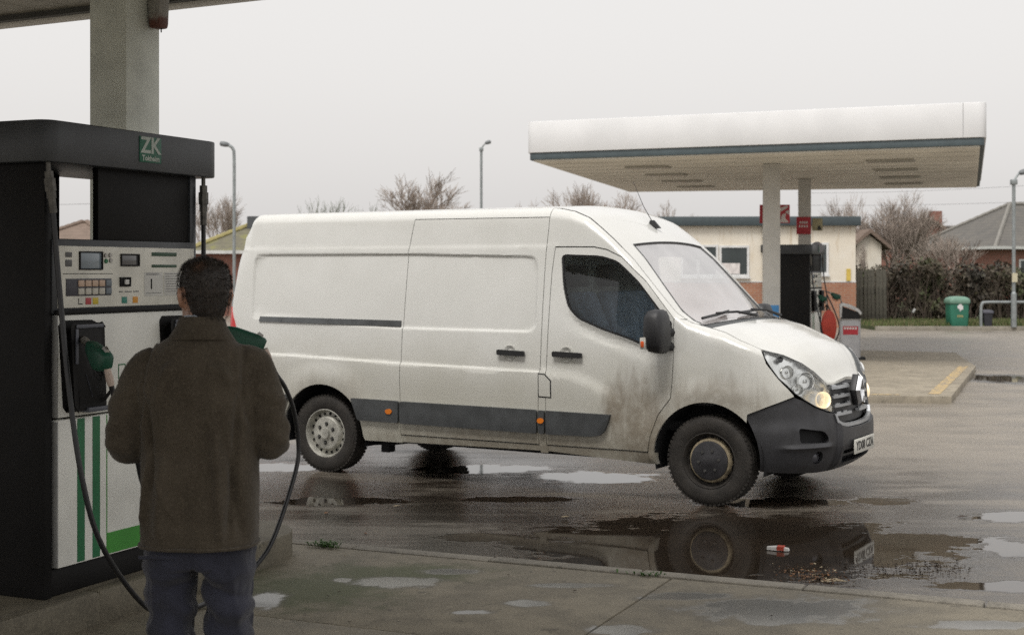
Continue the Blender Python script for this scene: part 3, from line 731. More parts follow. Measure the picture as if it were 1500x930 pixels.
for k, z in enumerate((0.885, 0.815, 0.745, 0.68)):
    for sg in (0, 1):
        a, b = 1.15 + 0.012 * k, VSMAX - 0.10
        poly = [(a, z), (b, z + 0.0), (b, z + 0.020), (a, z + 0.020)]
        if sg: poly = [(S2 - x, y) for x, y in poly][::-1]
        panel('grille_bar', poly, M_SATIN, grl, off=0.004, rim=0.03, gap=0, gs=0.08, gz=0.2)
        for j in range(3):           # pale tabs on the bars
            c0 = a + 0.03 + j * 0.125
            poly = [(c0, z + 0.018), (c0 + 0.075, z + 0.018), (c0 + 0.075, z + 0.030), (c0, z + 0.030)]
            if (j + k) % 2 and j: continue
            if sg: poly = [(S2 - x, y) for x, y in poly][::-1]
            panel('grille_tab', poly, M_SATIN, grl, off=0.012, rim=0.02, gap=0, gs=0.2, gz=0.2)
panel('grille_surround', [(1.14, 0.70), (1.165, 0.632), (1.22, 0.605), (1.35, 0.590), (VSMAX, 0.585), (S2 - 1.35, 0.590), (S2 - 1.22, 0.605), (S2 - 1.165, 0.632), (S2 - 1.14, 0.70),
                          (S2 - 1.165, 0.70), (S2 - 1.19, 0.65), (S2 - 1.24, 0.632), (S2 - 1.36, 0.616), (VSMAX, 0.610), (1.36, 0.616), (1.24, 0.632), (1.19, 0.65), (1.165, 0.70)], M_SATIN, van, off=-0.012, rim=0.03, gap=0, gs=0.05, gz=0.2)
# diamond badge
def diamond(h_, w_): return [(0, h_), (w_, 0), (0, -h_), (-w_, 0)]
mb = MB(); o4 = diamond(0.115, 0.075); i4 = diamond(0.066, 0.040); vs = []
for (pp, dz) in ((o4, 0.0), (diamond(0.093, 0.058), 0.03), (i4, 0.0)): vs += [(y, z, dz) for y, z in pp]
fs = []
for j in (0, 1):
    for i in range(4): fs.append((j * 4 + i, j * 4 + (i + 1) % 4, (j + 1) * 4 + (i + 1) % 4, (j + 1) * 4 + i))
M = Matrix.Translation((0.875, 0, 0.855)) @ Matrix(((0, 0, 1, 0), (1, 0, 0, 0), (0, 1, 0, 0), (0, 0, 0, 1)))
mb.add(vs, fs, 0, M); mb.build('badge', mat('badge_metal', (0.55, 0.56, 0.57), 0.3, 0.8), van, smooth=False)
mb = MB(); mb.prism(diamond(0.125, 0.083), -0.05, -0.004, 0, M); mb.build('badge_plinth', M_BLACK, van, bevel=0.004)
def bdisp(s_, z_):                # the middle of the bumper stands out from its corners
    k = sstep(1.16, 1.20, min(s_, S2 - s_))
    o_ = -0.030 * k * sstep(0.26, 0.30, z_)
    o_ += 0.012 * sstep(0.60, 0.66, z_) * sstep(1.10, 0.9, min(s_, S2 - s_))
    # moulded lip that runs between the two openings
    o_ -= 0.020 * math.exp(-((z_ - 0.465) / 0.018) ** 2) * sstep(1.12, 1.0, min(s_, S2 - s_)) * sstep(0.55, 0.7, min(s_, S2 - s_))
    return o_
half = [(0.44, 0.285), (0.425, 0.40), (0.40, 0.52), (0.36, 0.62), (0.325, 0.685), (0.335, 0.712), (0.514, 0.778), (0.721, 0.845), (0.80, 0.820), (0.913, 0.764), (1.05, 0.720), (1.146, 0.704), (1.155, 0.660), (1.20, 0.615), (1.35, 0.586)]
full = half + [(VSMAX, 0.58)] + [(S2 - s_, z_) for s_, z_ in half[::-1]] + [(S2 - 1.0, 0.255), (S2 - 1.3, 0.25), (VSMAX, 0.25), (1.3, 0.25), (1.0, 0.255), (0.7, 0.27)]
foghole = roundc([(0.735, 0.615), (0.986, 0.578), (1.035, 0.53), (1.03, 0.492), (0.745, 0.502)], 0.03)
lowhole = roundc([(1.235, 0.415), (S2 - 1.235, 0.415), (S2 - 1.26, 0.315), (1.26, 0.315)], 0.02)
foglamp = oval(0.93, 0.382, 0.055, 0.048)
mir = lambda p: [(S2 - x, y) for x, y in p]
bumper = panel('bumper', full, M_BUMP, van, holes=[foghole, mir(foghole), lowhole, foglamp, mir(foglamp)], gs=0.05, gz=0.035, rim=0.05, disp=bdisp, gap=0.002, xs=[1.16, 1.17, 1.18, 1.19, 1.2, S2 - 1.16, S2 - 1.18, S2 - 1.2], xz=[0.44, 0.455, 0.465, 0.475, 0.49], angle=28)
panel('bumper_backing', inset(full, 0.02), M_DARK, van, off=0.05, rim=0, gs=0.08, gz=0.1, gap=0)
panel('intake_slat', [(1.25, 0.358), (S2 - 1.25, 0.358), (S2 - 1.25, 0.376), (1.25, 0.376)], M_TRIM, bumper, off=0.0, rim=0.03, gap=0, gs=0.08)
for sg in (1, -1):
    P0 = Vector(VB(0.93, 0.382, 0.035)); P0.y *= sg
    M = Matrix.Translation(P0) @ Vector((0.85, -0.5 * sg, 0)).to_track_quat('Z', 'Y').to_matrix().to_4x4()
    mb = MB(); mb.lathe([(0.001, 0.012), (0.03, 0.008), (0.043, 0.0), (0.05, -0.02)], 18, 0, M); mb.build('fog_lamp', mat('fog_lens', (0.10, 0.10, 0.11), 0.15, 0.4), bumper)
# number plate
NX = 0.925
plate = MB().box(NX - 0.01, NX, -0.26, 0.26, 0.375, 0.487).build('number_plate', mat('plate_white', (0.62, 0.61, 0.55), 0.4, var=0.08), van, bevel=0.003)
plate.rotation_euler = (0, 0, 0)
MP = Matrix.Translation((NX + 0.0015, 0, 0.431)) @ Matrix(((0, 0, 1, 0), (1, 0, 0, 0), (0, 1, 0, 0), (0, 0, 0, 1)))
pm = text_mesh('YD08 CZA', 0.098, 0.002, 0.0015, MP)
link_mesh('registration', pm, mat('plate_black', (0.012, 0.012, 0.012), 0.5), plate)
# ---- door mirrors
def mirror(sg, parent):
    rings = []
    for (z, u0, u1, y0, y1) in ((1.165, -0.36, -0.30, -1.17, -1.06), (1.18, -0.40, -0.285, -1.235, -1.03), (1.23, -0.425, -0.27, -1.272, -1.02), (1.34, -0.43, -0.265, -1.285, -1.02), (1.44, -0.425, -0.275, -1.275, -1.03), (1.485, -0.405, -0.29, -1.245, -1.06), (1.50, -0.37, -0.31, -1.20, -1.10)):
        cx_, cy_ = (u0 + u1) / 2, (y0 + y1) / 2; a, b = (u1 - u0) / 2, (y1 - y0) / 2
        rings.append([(cx_ + a * math.copysign(abs(math.cos(th)) ** 0.55, math.cos(th)), sg * (cy_ + b * math.copysign(abs(math.sin(th)) ** 0.55, math.sin(th))), z) for th in [2 * math.pi * k / 24 for k in range(24)]])
    mb = MB(); mb.loft(rings)
    for z in (1.22, 1.33): mb.tube([(-0.33, sg * -1.06, z), (-0.30, sg * -0.98, z - 0.01)], 0.035, 10)
    m_ = mb.build('door_mirror', mat('mirror_shell', (0.022, 0.022, 0.024), 0.5, var=0.2, bump=0.05, bscale=200), parent, angle=50)
    mb = MB(); mb.box(-0.4325, -0.427, sg * -1.21 if sg > 0 else 1.08, sg * -1.08 if sg > 0 else 1.21, 1.24, 1.44); mb.build('mirror_glass', M_CHROME, m_)
    mb = MB(); mb.loft([[(-0.435 + 0.05 * k_, sg * -1.285 - sg * 0.004 * 0, 1.20), (-0.435 + 0.05 * k_, sg * (-1.287), 1.29), (-0.435 + 0.05 * k_, sg * (-1.25), 1.29), (-0.435 + 0.05 * k_, sg * (-1.25), 1.20)] for k_ in (0, 1)])
    mb.build('indicator_housing', mat('clear_indicator', (0.62, 0.60, 0.55), 0.2, 0.3), m_, bevel=0.01)
    mb = MB(); mb.box(-0.425, -0.397, min(sg * -1.292, sg * -1.27), max(sg * -1.292, sg * -1.27), 1.215, 1.262); mb.build('indicator', mat('indicator_red_orange', (0.62, 0.10, 0.02), 0.3), m_, bevel=0.006)
    sail = roundc([(-0.50, 1.185), (-0.30, 1.27), (-0.295, 1.40), (-0.335, 1.43)], 0.02, 3)
    panel('mirror_base', sail, M_BLACK, m_, off=-0.006, rim=0.03, gap=0, far=sg < 0)
mirror(1, fdoor); mirror(-1, van)
# ---- wipers, aerial
def wiper(t0, t1, s0, s1, tp, sp):
    a = [Vector(VT(s0 + (s1 - s0) * k / 8, t0 + (t1 - t0) * k / 8, 0.022)) for k in range(9)]
    mb = MB(); mb.tube(a, 0.012, 6); 
    piv = Vector(VT(sp, tp, 0.03)); mid = a[4] + Vector((0, 0, 0.014))
    mb.tube([piv, (piv + mid) / 2 + Vector((0, 0, 0.02)), mid], [0.014, 0.011, 0.009], 6)
    mb.build('wiper', M_BLACK, van)
wiper(-0.86, -0.28, -0.15, -0.19, -0.05, -0.03); wiper(-0.12, 0.62, -0.155, -0.20, 0.72, -0.03)
b0 = Vector(VT(-0.93, 0.0, 0.0))
mb = MB(); mb.loft([[(b0.x + dx, b0.y + dy, b0.z - 0.01) for dx, dy in ((0.06, -0.02), (0.06, 0.02), (-0.05, 0.016), (-0.05, -0.016))], [(b0.x + dx - 0.02, b0.y + dy, b0.z + 0.06) for dx, dy in ((0.02, -0.008), (0.02, 0.008), (-0.02, 0.006), (-0.02, -0.006))]])
mb.tube([b0 + Vector((-0.02, 0, 0.05)), b0 + Vector((-0.10, 0, 0.18)), b0 + Vector((-0.20, 0, 0.40))], [0.004, 0.003, 0.002], 5)
mb.build('aerial', M_BLACK, van)
# ---- underside, wheel housings
mb = MB()
mb.box(-3.1, -0.62, -0.90, 0.90, 0.30, 0.42); mb.box(-4.7, -4.25, -0.90, 0.90, 0.36, 0.5); mb.box(-4.25, -3.1, -0.60, 0.60, 0.36, 0.5)
mb.box(-0.62, 0.62, -0.55, 0.55, 0.26, 0.5); mb.box(-0.62, -0.5, -0.88, 0.88, 0.31, 0.45)
mb.tube([(-3.67, -0.85, 0.345), (-3.67, 0.85, 0.345)], 0.06, 10); mb.tube([(0, -0.85, 0.345), (0, 0.85, 0.345)], 0.05, 10)
for sg in (-1, 1):
    mb.tube([(-3.0, sg * 0.62, 0.36), (-3.3, sg * 0.62, 0.26), (-3.67, sg * 0.62, 0.22), (-4.3, sg * 0.62, 0.40)], 0.035, 6)
    mb.box(-3.14, -3.06, sg * 0.80 - 0.05, sg * 0.80 + 0.05, 0.20, 0.36)
    mb.tube([(-3.1, sg * 0.82, 0.27), (-2.85, sg * 0.84, 0.31)], 0.02, 6)
mb.lathe([(0.02, 0.17), (0.30, 0.17), (0.33, 0.2), (0.33, 0.32), (0.02, 0.32)], 22, 0, Matrix.Translation((-2.3, 0.35, 0)))
mb.tube([(-0.5, 0.3, 0.3), (-1.6, 0.32, 0.26), (-2.6, -0.35, 0.27)], 0.04, 8)
mb.build('underbody', M_DARK, van, bevel=0)
for cx_ in (-3.67, 0.0):
    for sg in (-1, 1):
        rows = [[(cx_ + 0.448 * math.cos(a), sg * y, 0.345 + 0.448 * math.sin(a)) for y in (0.975, 0.8, 0.60)] for a in [R(-12 + 204 * k / 24) for k in range(25)]]
        mb = MB(); mb.grid(rows)
        c = [(cx_, sg * 0.60, 0.30)] + [(cx_ + 0.448 * math.cos(a), sg * 0.60, 0.345 + 0.448 * math.sin(a)) for a in [R(-12 + 204 * k / 24) for k in range(25)]]
        mb.add(c, [(0, k, k + 1) for k in range(1, 25)])
        mb.build('wheel_housing', M_DARK, van)
# ---- wheels
def tyre_mesh():
    mb = MB(); n = 48
    prof = [(0.205, -0.085), (0.222, -0.100), (0.25, -0.107), (0.285, -0.110), (0.315, -0.105), (0.333, -0.094), (0.342, -0.080), (0.345, -0.055), (0.338, -0.052), (0.338, -0.046), (0.345, -0.043), (0.346, -0.006), (0.339, -0.003), (0.339, 0.003), (0.346, 0.006),
            (0.345, 0.043), (0.338, 0.046), (0.338, 0.052), (0.345, 0.055), (0.342, 0.08), (0.333, 0.094), (0.315, 0.105), (0.285, 0.11), (0.25, 0.107), (0.222, 0.1), (0.205, 0.085)]
    mb.lathe(prof, n)
    mb.f = [f for f in mb.f if len(f) == 4]; mb.mi = [0] * len(mb.f)
    for k in range(60):              # shoulder blocks
        a = 2 * math.pi * k / 60
        Mx = Matrix.Rotation(a, 4, 'Z')
        for sg in (-1, 1): mb.box(0.331, 0.3465, -0.011, 0.011, sg * 0.083 - 0.012, sg * 0.083 + 0.012, 0, Mx)
    return mb.mesh('tyre', angle=50, fix=False)
TYRE = tyre_mesh()
def wheel(x, sg, rear):
    wh = link_mesh('wheel', TYRE, M_TYRE, van)
    # wheel axis: local +z points inboard
    wh.rotation_euler = (R(-90) if sg < 0 else R(90), 0.3 * (1 if rear else 2), 0)
    wh.location = (x, sg * 0.868, 0.345)
    mb = MB()
    if rear:
        mb.lathe([(0.212, -0.088), (0.218, -0.097), (0.211, -0.100), (0.204, -0.090), (0.198, -0.060), (0.188, -0.045), (0.160, -0.050), (0.148, -0.072), (0.138, -0.083), (0.06, -0.086), (0.045, -0.09), (0.044, -0.112), (0.001, -0.115)], 40, caps=False)
        rim = mb.build('rim', M_RIMS, wh, angle=40)
    else:
        mb.lathe([(0.212, -0.088), (0.218, -0.097), (0.211, -0.100), (0.204, -0.090), (0.196, -0.050), (0.182, -0.040), (0.150, -0.045)], 40, caps=False)
        rim = mb.build('rim', M_TYRE, wh, angle=40)
        mb = MB(); mb.lathe([(0.176, -0.040), (0.168, -0.070), (0.160, -0.080), (0.118, -0.086)], 40, caps=False); mb.build('rim_ring', M_RUST, wh, angle=40)
        mb = MB(); mb.lathe([(0.151, -0.078), (0.149, -0.092), (0.130, -0.100), (0.05, -0.102), (0.04, -0.108), (0.001, -0.110)], 36); mb.build('wheel_cap', M_RIMD, wh, angle=40)
    slots = MB(); nuts = MB()
    for k in range(18):
        a = 2 * math.pi * k / 18
        slots.lathe([(0.001, 0.0), (0.0125, 0.0)], 10, 0, Matrix.Translation((0.174 * math.cos(a), 0.174 * math.sin(a), -0.0535 if rear else -0.052)) @ Matrix.Scale(1.0, 4))
    slots.build('rim_slots', M_DARK, wh, fix=False)['kind'] = 'stuff'
    for k in range(6):
        a = 2 * math.pi * k / 6 + 0.3
        c = Matrix.Translation((0.083 * math.cos(a), 0.083 * math.sin(a), -0.094 if rear else -0.106)) @ Matrix.Rotation(a, 4, 'Z')
        nb = MB(); nb.lathe([(0.001, -0.004), (0.011, -0.004), (0.013, 0.014)], 6, 0, c); nb.build('wheel_nut', mat('dull_nut', (0.07, 0.068, 0.065), 0.5), wh)
    if rear:
        hs_ = MB()
        for k in range(6):
            a = 2 * math.pi * k / 6 + 0.3
            hs_.lathe([(0.001, 0.0), (0.019, 0.0)], 12, 0, Matrix.Translation((0.083 * math.cos(a), 0.083 * math.sin(a), -0.0868)))
        hs_.build('nut_recess', M_DARK, wh, fix=False)['kind'] = 'stuff'
for sg in (-1, 1): wheel(-3.67, sg, True); wheel(0.0, sg, False)
# ---- cab interior
M_SEAT = mat('seat_cloth', (0.27, 0.35, 0.46), 0.9, var=0.3, vscale=12)
M_DASH = mat('dashboard_plastic', (0.07, 0.07, 0.072), 0.7)
mb = MB(); mb.box(-1.45, 0.1, -0.86, 0.86, 0.55, 0.62); mb.build('cab_floor', M_DARK, van)
mb = MB(); mb.box(-1.47, -1.43, -0.88, 0.88, 0.6, 2.2); mb.build('bulkhead', mat('bulkhead_grey', (0.60, 0.64, 0.60), 0.8), van)
for y0, y1, hd in ((-0.78, -0.28, 1), (-0.2, 0.78, 2)):
    mb = MB()
    mb.box(-1.25, -0.75, y0, y1, 0.85, 1.02)
    bk = [[(x0_, y, z_) for y in (y0, y1)] for (x0_, z_) in ((-1.30, 1.0),)]
    mb.loft([[(-1.20 - 0.02, y0, 1.0), (-1.07, y0, 1.0), (-1.07, y1, 1.0), (-1.22, y1, 1.0)], [(-1.30, y0 + 0.02, 1.35), (-1.17, y0 + 0.02, 1.35), (-1.17, y1 - 0.02, 1.35), (-1.30, y1 - 0.02, 1.35)], [(-1.38, y0 + 0.06, 1.62), (-1.27, y0 + 0.06, 1.62), (-1.27, y1 - 0.06, 1.62), (-1.38, y1 - 0.06, 1.62)]])
    st = mb.build('seat', M_SEAT, van, bevel=0.035, seg=3)
    for k in range(hd):
        yc = y0 + (y1 - y0) * (k + 0.5) / hd
        mb = MB(); mb.loft([[(-1.40, yc - 0.13, 1.66), (-1.29, yc - 0.13, 1.66), (-1.29, yc + 0.13, 1.66), (-1.40, yc + 0.13, 1.66)], [(-1.42, yc - 0.11, 1.85), (-1.33, yc - 0.11, 1.85), (-1.33, yc + 0.11, 1.85), (-1.42, yc + 0.11, 1.85)]])
        mb.build('headrest', M_DASH, st, bevel=0.03, seg=3)
mb = MB(); mb.loft([[(x_, y, z_) for x_, z_ in ((-0.42, 0.75), (-0.48, 1.1), (-0.40, 1.24), (-0.12, 1.30), (0.0, 1.2), (0.0, 0.75))] for y in (-0.86, 0.86)]); mb.build('dashboard', M_DASH, van, bevel=0.02)
Mw = Matrix.Translation((-0.60, -0.48, 1.18)) @ Matrix.Rotation(R(-38), 4, 'Y')
mb = MB(); mb.tube([(0.195 * math.cos(2 * math.pi * k / 28), 0.195 * math.sin(2 * math.pi * k / 28), 0) for k in range(29)], 0.014, 8, 0, Mw)
mb.tube([(-0.19, 0, 0), (0, 0, -0.02), (0.19, 0, 0)], 0.012, 6, 0, Mw); mb.tube([(0, 0, -0.02), (0, 0, -0.25)], 0.03, 8, 0, Mw)
mb.build('steering_wheel', M_BLACK, van)
# ================================================================ near pump, canopy and column
M_PBLACK = mat('pump_black', (0.0065, 0.006, 0.006), 0.6, var=0.3, vscale=5, bump=0.03, bscale=150, spec=0.25)
M_PGREY = mat('pump_header_grey', (0.036, 0.040, 0.045), 0.42, var=0.25, vscale=5)
M_PWHITE = mat('pump_white_panel', (0.80, 0.80, 0.75), 0.42, var=0.10, vscale=4)
M_PWSIDE = mat('pump_grey_edge', (0.30, 0.30, 0.29), 0.5)
M_GREEN = mat('dark_green_stripe', (0.012, 0.14, 0.052), 0.45)
M_LGREEN = mat('bright_green_band', (0.05, 0.26, 0.035), 0.45)
M_HOSE = mat('hose_rubber', (0.014, 0.014, 0.016), 0.38, var=0.2)
M_STEEL = mat('dull_steel', (0.32, 0.31, 0.29), 0.42, 0.8, var=0.2)
M_NOZ = mat('green_nozzle_grip', (0.010, 0.075, 0.045), 0.5, var=0.2, vscale=20)
M_FUZZ = mat('blue_grey_plastic', (0.085, 0.09, 0.11), 0.45)
PZ = 0.0
def PQ(x0, x1, p0, p1, z0, z1):      # pump box: q, p, z in world-height, shifted to the pump's own origin
    return (x0 + 0.41, x1 + 0.41, p0 - 1.0, p1 - 1.0, z0 - IZ, z1 - IZ)
def V3(q, p, z): return Vector((q + 0.41, p - 1.0, z - IZ))
def build_pump(loc, label):
    P = thing('fuel_pump', label, 'fuel pump', loc, -FA, 'fuel pumps on the forecourt islands')
    def bx(name, b, m, par, bev=0.004, **k):
        return MB().box(*PQ(*b)).build(name, m, par, bevel=bev, **k)
    bx('plinth', (-0.70, -0.13, 0.43, 1.56, 0.27, 0.40), M_PBLACK, P, 0.01)
    bx('end_panel', (-0.72, -0.115, 0.40, 0.452, 0.27, 2.30), M_PBLACK, P, 0.006)
    bx('end_panel', (-0.72, -0.115, 1.502, 1.555, 0.40, 2.30), M_PGREY, P, 0.006)
    bx('cabinet', (-0.66, -0.16, 0.455, 1.50, 0.40, 1.95), M_PBLACK, P, 0.004)
    # dark panels that close half of each side above the display
    bx('back_panel', (-0.16, -0.125, 0.783, 1.498, 1.948, 2.305), M_PBLACK, P, 0.003)
    bx('back_panel', (-0.70, -0.665, 0.455, 1.12, 1.948, 2.305), M_PBLACK, P, 0.003)
    h = MB(); r = 0.10
    c = roundc([(-0.775 + 0.41, 0.345 - 1), (-0.055 + 0.41, 0.345 - 1), (-0.055 + 0.41, 1.69 - 1), (-0.775 + 0.41, 1.69 - 1)], 0.09, 6)
    h.prism(c, 2.30 - IZ, 2.495 - IZ); hd = h.build('header', M_PGREY, P, bevel=0.008)
    for side in (1, -1):
        S = Matrix.Identity(4) if side == 1 else Matrix.Rotation(math.pi, 4, 'Z')
        def sb(name, b, m, par, bev=0.0025):
            q_ = PQ(*b); return MB().box(*q_, 0, S).build(name, m, par, bevel=bev)
        def T(q, p, z): return S @ V3(q, p, z)
        # lower doors: white, the left of them grey along its turned edge
        low = sb('lower_door', (-0.155, -0.10, 0.474, 1.53, 0.405, 1.098), M_PWHITE, P, 0.006)
        for (a, b) in ((0.604, 0.656), (0.712, 0.765)): sb('green_stripe', (-0.101, -0.0985, a, b, 0.412, 1.094), M_GREEN, low, 0)
        sb('green_stripe', (-0.101, -0.0985, 0.812, 0.818, 0.412, 1.094), M_LGREEN, low, 0)
        sb('green_band', (-0.101, -0.0985, 0.819, 1.525, 0.412, 0.515), M_LGREEN, low, 0)
        mid = sb('nozzle_door', (-0.155, -0.10, 0.474, 1.53, 1.108, 1.590), M_PWHITE, P, 0.006)
        sb('door_edge', (-0.156, -0.099, 0.466, 0.4735, 0.41, 1.09), M_PWSIDE, low, 0.001)
        sb('door_edge', (-0.156, -0.099, 0.466, 0.4735, 1.11, 1.585), M_PWSIDE, mid, 0.001)
        # display frame and face
        fr_ = sb('display_frame', (-0.155, -0.108, 0.445, 1.545, 1.595, 1.948), M_PGREY, P, 0.006)
        sb('display_step', (-0.120, -0.085, 0.455, 1.535, 1.592, 1.612), M_PBLACK, fr_, 0.004)
        face = sb('display_face', (-0.112, -0.100, 0.478, 1.515, 1.622, 1.915), mat('display_face_white', (0.72, 0.71, 0.64), 0.5, var=0.12, vscale=8), P, 0.002)
        def plate_(name, p0, p1, z0, z1, m, d=0.003): return sb(name, (-0.1005, -0.0995 + d, p0, p1, z0, z1), m, face, 0.0008)
        def sunk(name, p0, p1, z0, z1, m):
            o = plate_(name, p0, p1, z0, z1, m, 0.001)
            f = MB()
            for (a, b, c_, d_) in ((p0 - 0.006, p1 + 0.006, z1, z1 + 0.006), (p0 - 0.006, p1 + 0.006, z0 - 0.006, z0), (p0 - 0.006, p0, z0, z1), (p1, p1 + 0.006, z0, z1)):
                f.box(*PQ(-0.1005, -0.092, a, b, c_, d_), 0, S)
            f.build('bezel', M_PBLACK, face); return o
        M_LCD = mat('lcd_blue_grey', (0.20, 0.25, 0.29), 0.15, var=0.2, vscale=5, coat=0.6)
        M_LCD2 = mat('lcd_dark_grey', (0.085, 0.085, 0.09), 0.15, coat=0.6)
        sunk('screen', 0.622, 0.775, 1.808, 1.885, M_LCD); sunk('screen', 0.922, 1.052, 1.826, 1.876, M_LCD2)
        for z in (1.862, 1.818): plate_('dark_label', 0.522, 0.566, z, z + 0.024 + 0.008 * (z < 1.84), mat('grey_label', (0.10, 0.10, 0.10), 0.5), 0.002)
        for (p_, z_) in ((0.805, 1.872), (0.838, 1.874), (0.808, 1.845), (0.842, 1.848)):
            mb = MB(); mb.lathe([(0.001, 0.006), (0.010, 0.006), (0.012, 0.0)], 14, 0, Matrix.Translation(T(-0.0995, p_, z_)) @ (S.to_3x3() @ Vector((1, 0, 0))).to_track_quat('Z', 'Y').to_matrix().to_4x4())
            mb.build('button', M_GREEN if (z_ < 1.86 and p_ < 0.82) else M_STEEL, face)
        plate_('green_bar', 1.160, 1.362, 1.873, 1.892, mat('label_green', (0.028, 0.075, 0.042), 0.5)); plate_('green_bar', 1.160, 1.362, 1.815, 1.829, mat('label_green', (0, 0, 0)))
        kp = plate_('keypad', 0.526, 0.845, 1.678, 1.760, mat('keypad_grey', (0.055, 0.055, 0.07), 0.5), 0.004)
        M_KEY1 = mat('key_peach', (0.55, 0.40, 0.30), 0.5); M_KEY2 = mat('key_cream', (0.52, 0.50, 0.44), 0.5); M_KEY3 = mat('key_blue_grey', (0.16, 0.19, 0.22), 0.5)
        for r_ in range(2):
            for c_ in range(5):
                p0 = 0.604 + 0.049 * c_ ; z0 = 1.722 - 0.038 * r_
                o = sb('key', (-0.097, -0.088, p0, p0 + 0.040, z0, z0 + 0.031), M_KEY3 if c_ == 4 else (M_KEY1 if r_ == 0 else M_KEY2), face, 0.003)
        # thin black rule under the first row of displays
        plate_('rule', 0.505, 0.86, 1.782, 1.785, M_PBLACK, 0.001)
        sunk('pushbutton_well', 0.916, 0.984, 1.725, 1.760, M_PBLACK); plate_('pushbutton', 0.945, 0.975, 1.730, 1.754, mat('button_white', (0.6, 0.6, 0.58), 0.4), 0.008)
        for (p0, m_) in ((0.612, M_PBLACK), (0.662, mat('sticker_red', (0.42, 0.05, 0.06), 0.5)), (0.713, mat('sticker_yellow', (0.55, 0.42, 0.03), 0.5)), (0.926, mat('sticker_teal', (0.03, 0.22, 0.17), 0.5)), (1.010, mat('sticker_orange', (0.62, 0.28, 0.03), 0.5))):
            if m_ is M_PBLACK:
                plate_('sticker', p0, p0 + 0.004, 1.638, 1.666, m_, 0.001); plate_('sticker', p0, p0 + 0.03, 1.637, 1.641, m_, 0.0012)
            else: plate_('sticker', p0, p0 + 0.040, 1.636, 1.668, m_, 0.0015)
        M_PAPER = mat('paper_notice', (0.60, 0.60, 0.57), 0.6); M_INK = mat('faded_ink', (0.20, 0.20, 0.20), 0.7)
        for (a, b) in ((1.10, 1.248), (1.258, 1.40)):
            plate_('notice', a, b, 1.668, 1.790, M_PAPER, 0.0015)
            for k in range(3 if a < 1.2 else 8):
                z = (1.782, 1.776, 1.682)[k] if a < 1.2 else 1.780 - 0.013 * k
                plate_('notice_line', a + 0.012, b - 0.012 - rnd.uniform(0, 0.04), z, z + 0.0035, M_INK, 0.0022)
        o = T(-0.0972, 1.155, 1.727)
        MT = Matrix.Translation(o) @ S @ Matrix(((0, 0, 1, 0), (1, 0, 0, 0), (0, 1, 0, 0), (0, 0, 0, 1)))
        link_mesh('numeral', text_mesh('1', 0.075, 0.001, 0.001, MT), M_PBLACK, face)
        for k in range(14):
            p_ = 0.905 + 0.011 * k
            if k not in (3, 9): plate_('notice_line', p_, p_ + 0.008, 1.690, 1.697, M_INK, 0.001)
        # holsters
        for (a, kk) in ((0.475, 0), (1.22, 1)):
            a_ = a
            mb = MB()
            out = [(a_ + 0.03, 1.155), (a_, 1.54), (a_ + 0.02, 1.565), (a_ + 0.235, 1.562), (a_ + 0.26, 1.535), (a_ + 0.275, 1.150), (a_ + 0.26, 1.128), (a_ + 0.055, 1.128)]
            ho = [T(-0.100, *q_) for q_ in out]; hi = [T(-0.035, *q_) for q_ in inset(out, 0.010)]
            # rim faces, then a deep pocket
            inn_ = [(a_ + 0.065, 1.30), (a_ + 0.062, 1.515), (a_ + 0.07, 1.525), (a_ + 0.205, 1.523), (a_ + 0.213, 1.515), (a_ + 0.222, 1.18), (a_ + 0.215, 1.165), (a_ + 0.08, 1.165)]
            hn = [T(-0.035, *q_) for q_ in inn_]; hb = [T(-0.097, *q_) for q_ in inn_]
            mb.add(ho + hi + hn + hb, [tuple(list(range(8 * j + i, 8 * j + i + 1)) + [8 * j + (i + 1) % 8, 8 * (j + 1) + (i + 1) % 8, 8 * (j + 1) + i]) for j in range(3) for i in range(8)] + [tuple(range(24, 32))])
            hs_ = mb.build('holster', M_PBLACK, P, bevel=0.004)
            sb('holster_lip', (-0.034, -0.028, a_ + 0.045, a_ + 0.235, 1.527, 1.545), M_FUZZ, hs_)
            sb('holster_rail', (-0.034, -0.028, a_ + 0.040, a_ + 0.058, 1.36, 1.525), M_FUZZ, hs_)
            mb = MB(); mb.add([T(-0.09, a_ + 0.10, 1.31), T(-0.03, a_ + 0.115, 1.31), T(-0.03, a_ + 0.16, 1.20), T(-0.09, a_ + 0.14, 1.20)], [(0, 1, 2, 3)]); mb.build('holster_tongue', M_FUZZ, hs_, smooth=False)
            sb('holster_foot', (-0.1, -0.02, a_ + 0.12, a_ + 0.275, 1.128, 1.15), M_FUZZ, hs_)
            mb = MB(); mb.tube([T(-0.03, a_ + 0.225, 1.30), T(-0.005, a_ + 0.255, 1.27), T(-0.005, a_ + 0.27, 1.235), T(-0.02, a_ + 0.235, 1.185), T(-0.05, a_ + 0.21, 1.165)], 0.008, 6); mb.build('holster_loop', M_PBLACK, hs_)
        for (a, b, c_, d_) in ((0.90, 0.955, 1.33, 1.336), (0.90, 0.955, 1.262, 1.268), (0.90, 0.905, 1.268, 1.33), (0.95, 0.955, 1.268, 1.33)): sb('green_frame', (-0.1005, -0.0985, a, b, c_, d_), M_GREEN, mid, 0)
        sb('lock_plate', (-0.1005, -0.096, 0.744, 0.776, 1.522, 1.545), M_PBLACK, mid)
        # maker's panel on the header
        sg_ = sb('header_sign', (-0.056, -0.051, 1.005, 1.176, 2.343, 2.473), mat('sign_green', (0.016, 0.125, 0.075), 0.5, var=0.1), hd, 0.001)
        MT0 = S @ Matrix.Translation(V3(-0.0500, 1.09, 2.426)) @ Matrix(((0, 0, 1, 0), (1, 0, 0, 0), (0, 1, 0, 0), (0, 0, 0, 1)))
        M_SW = mat('sign_white', (0.42, 0.47, 0.43), 0.5)
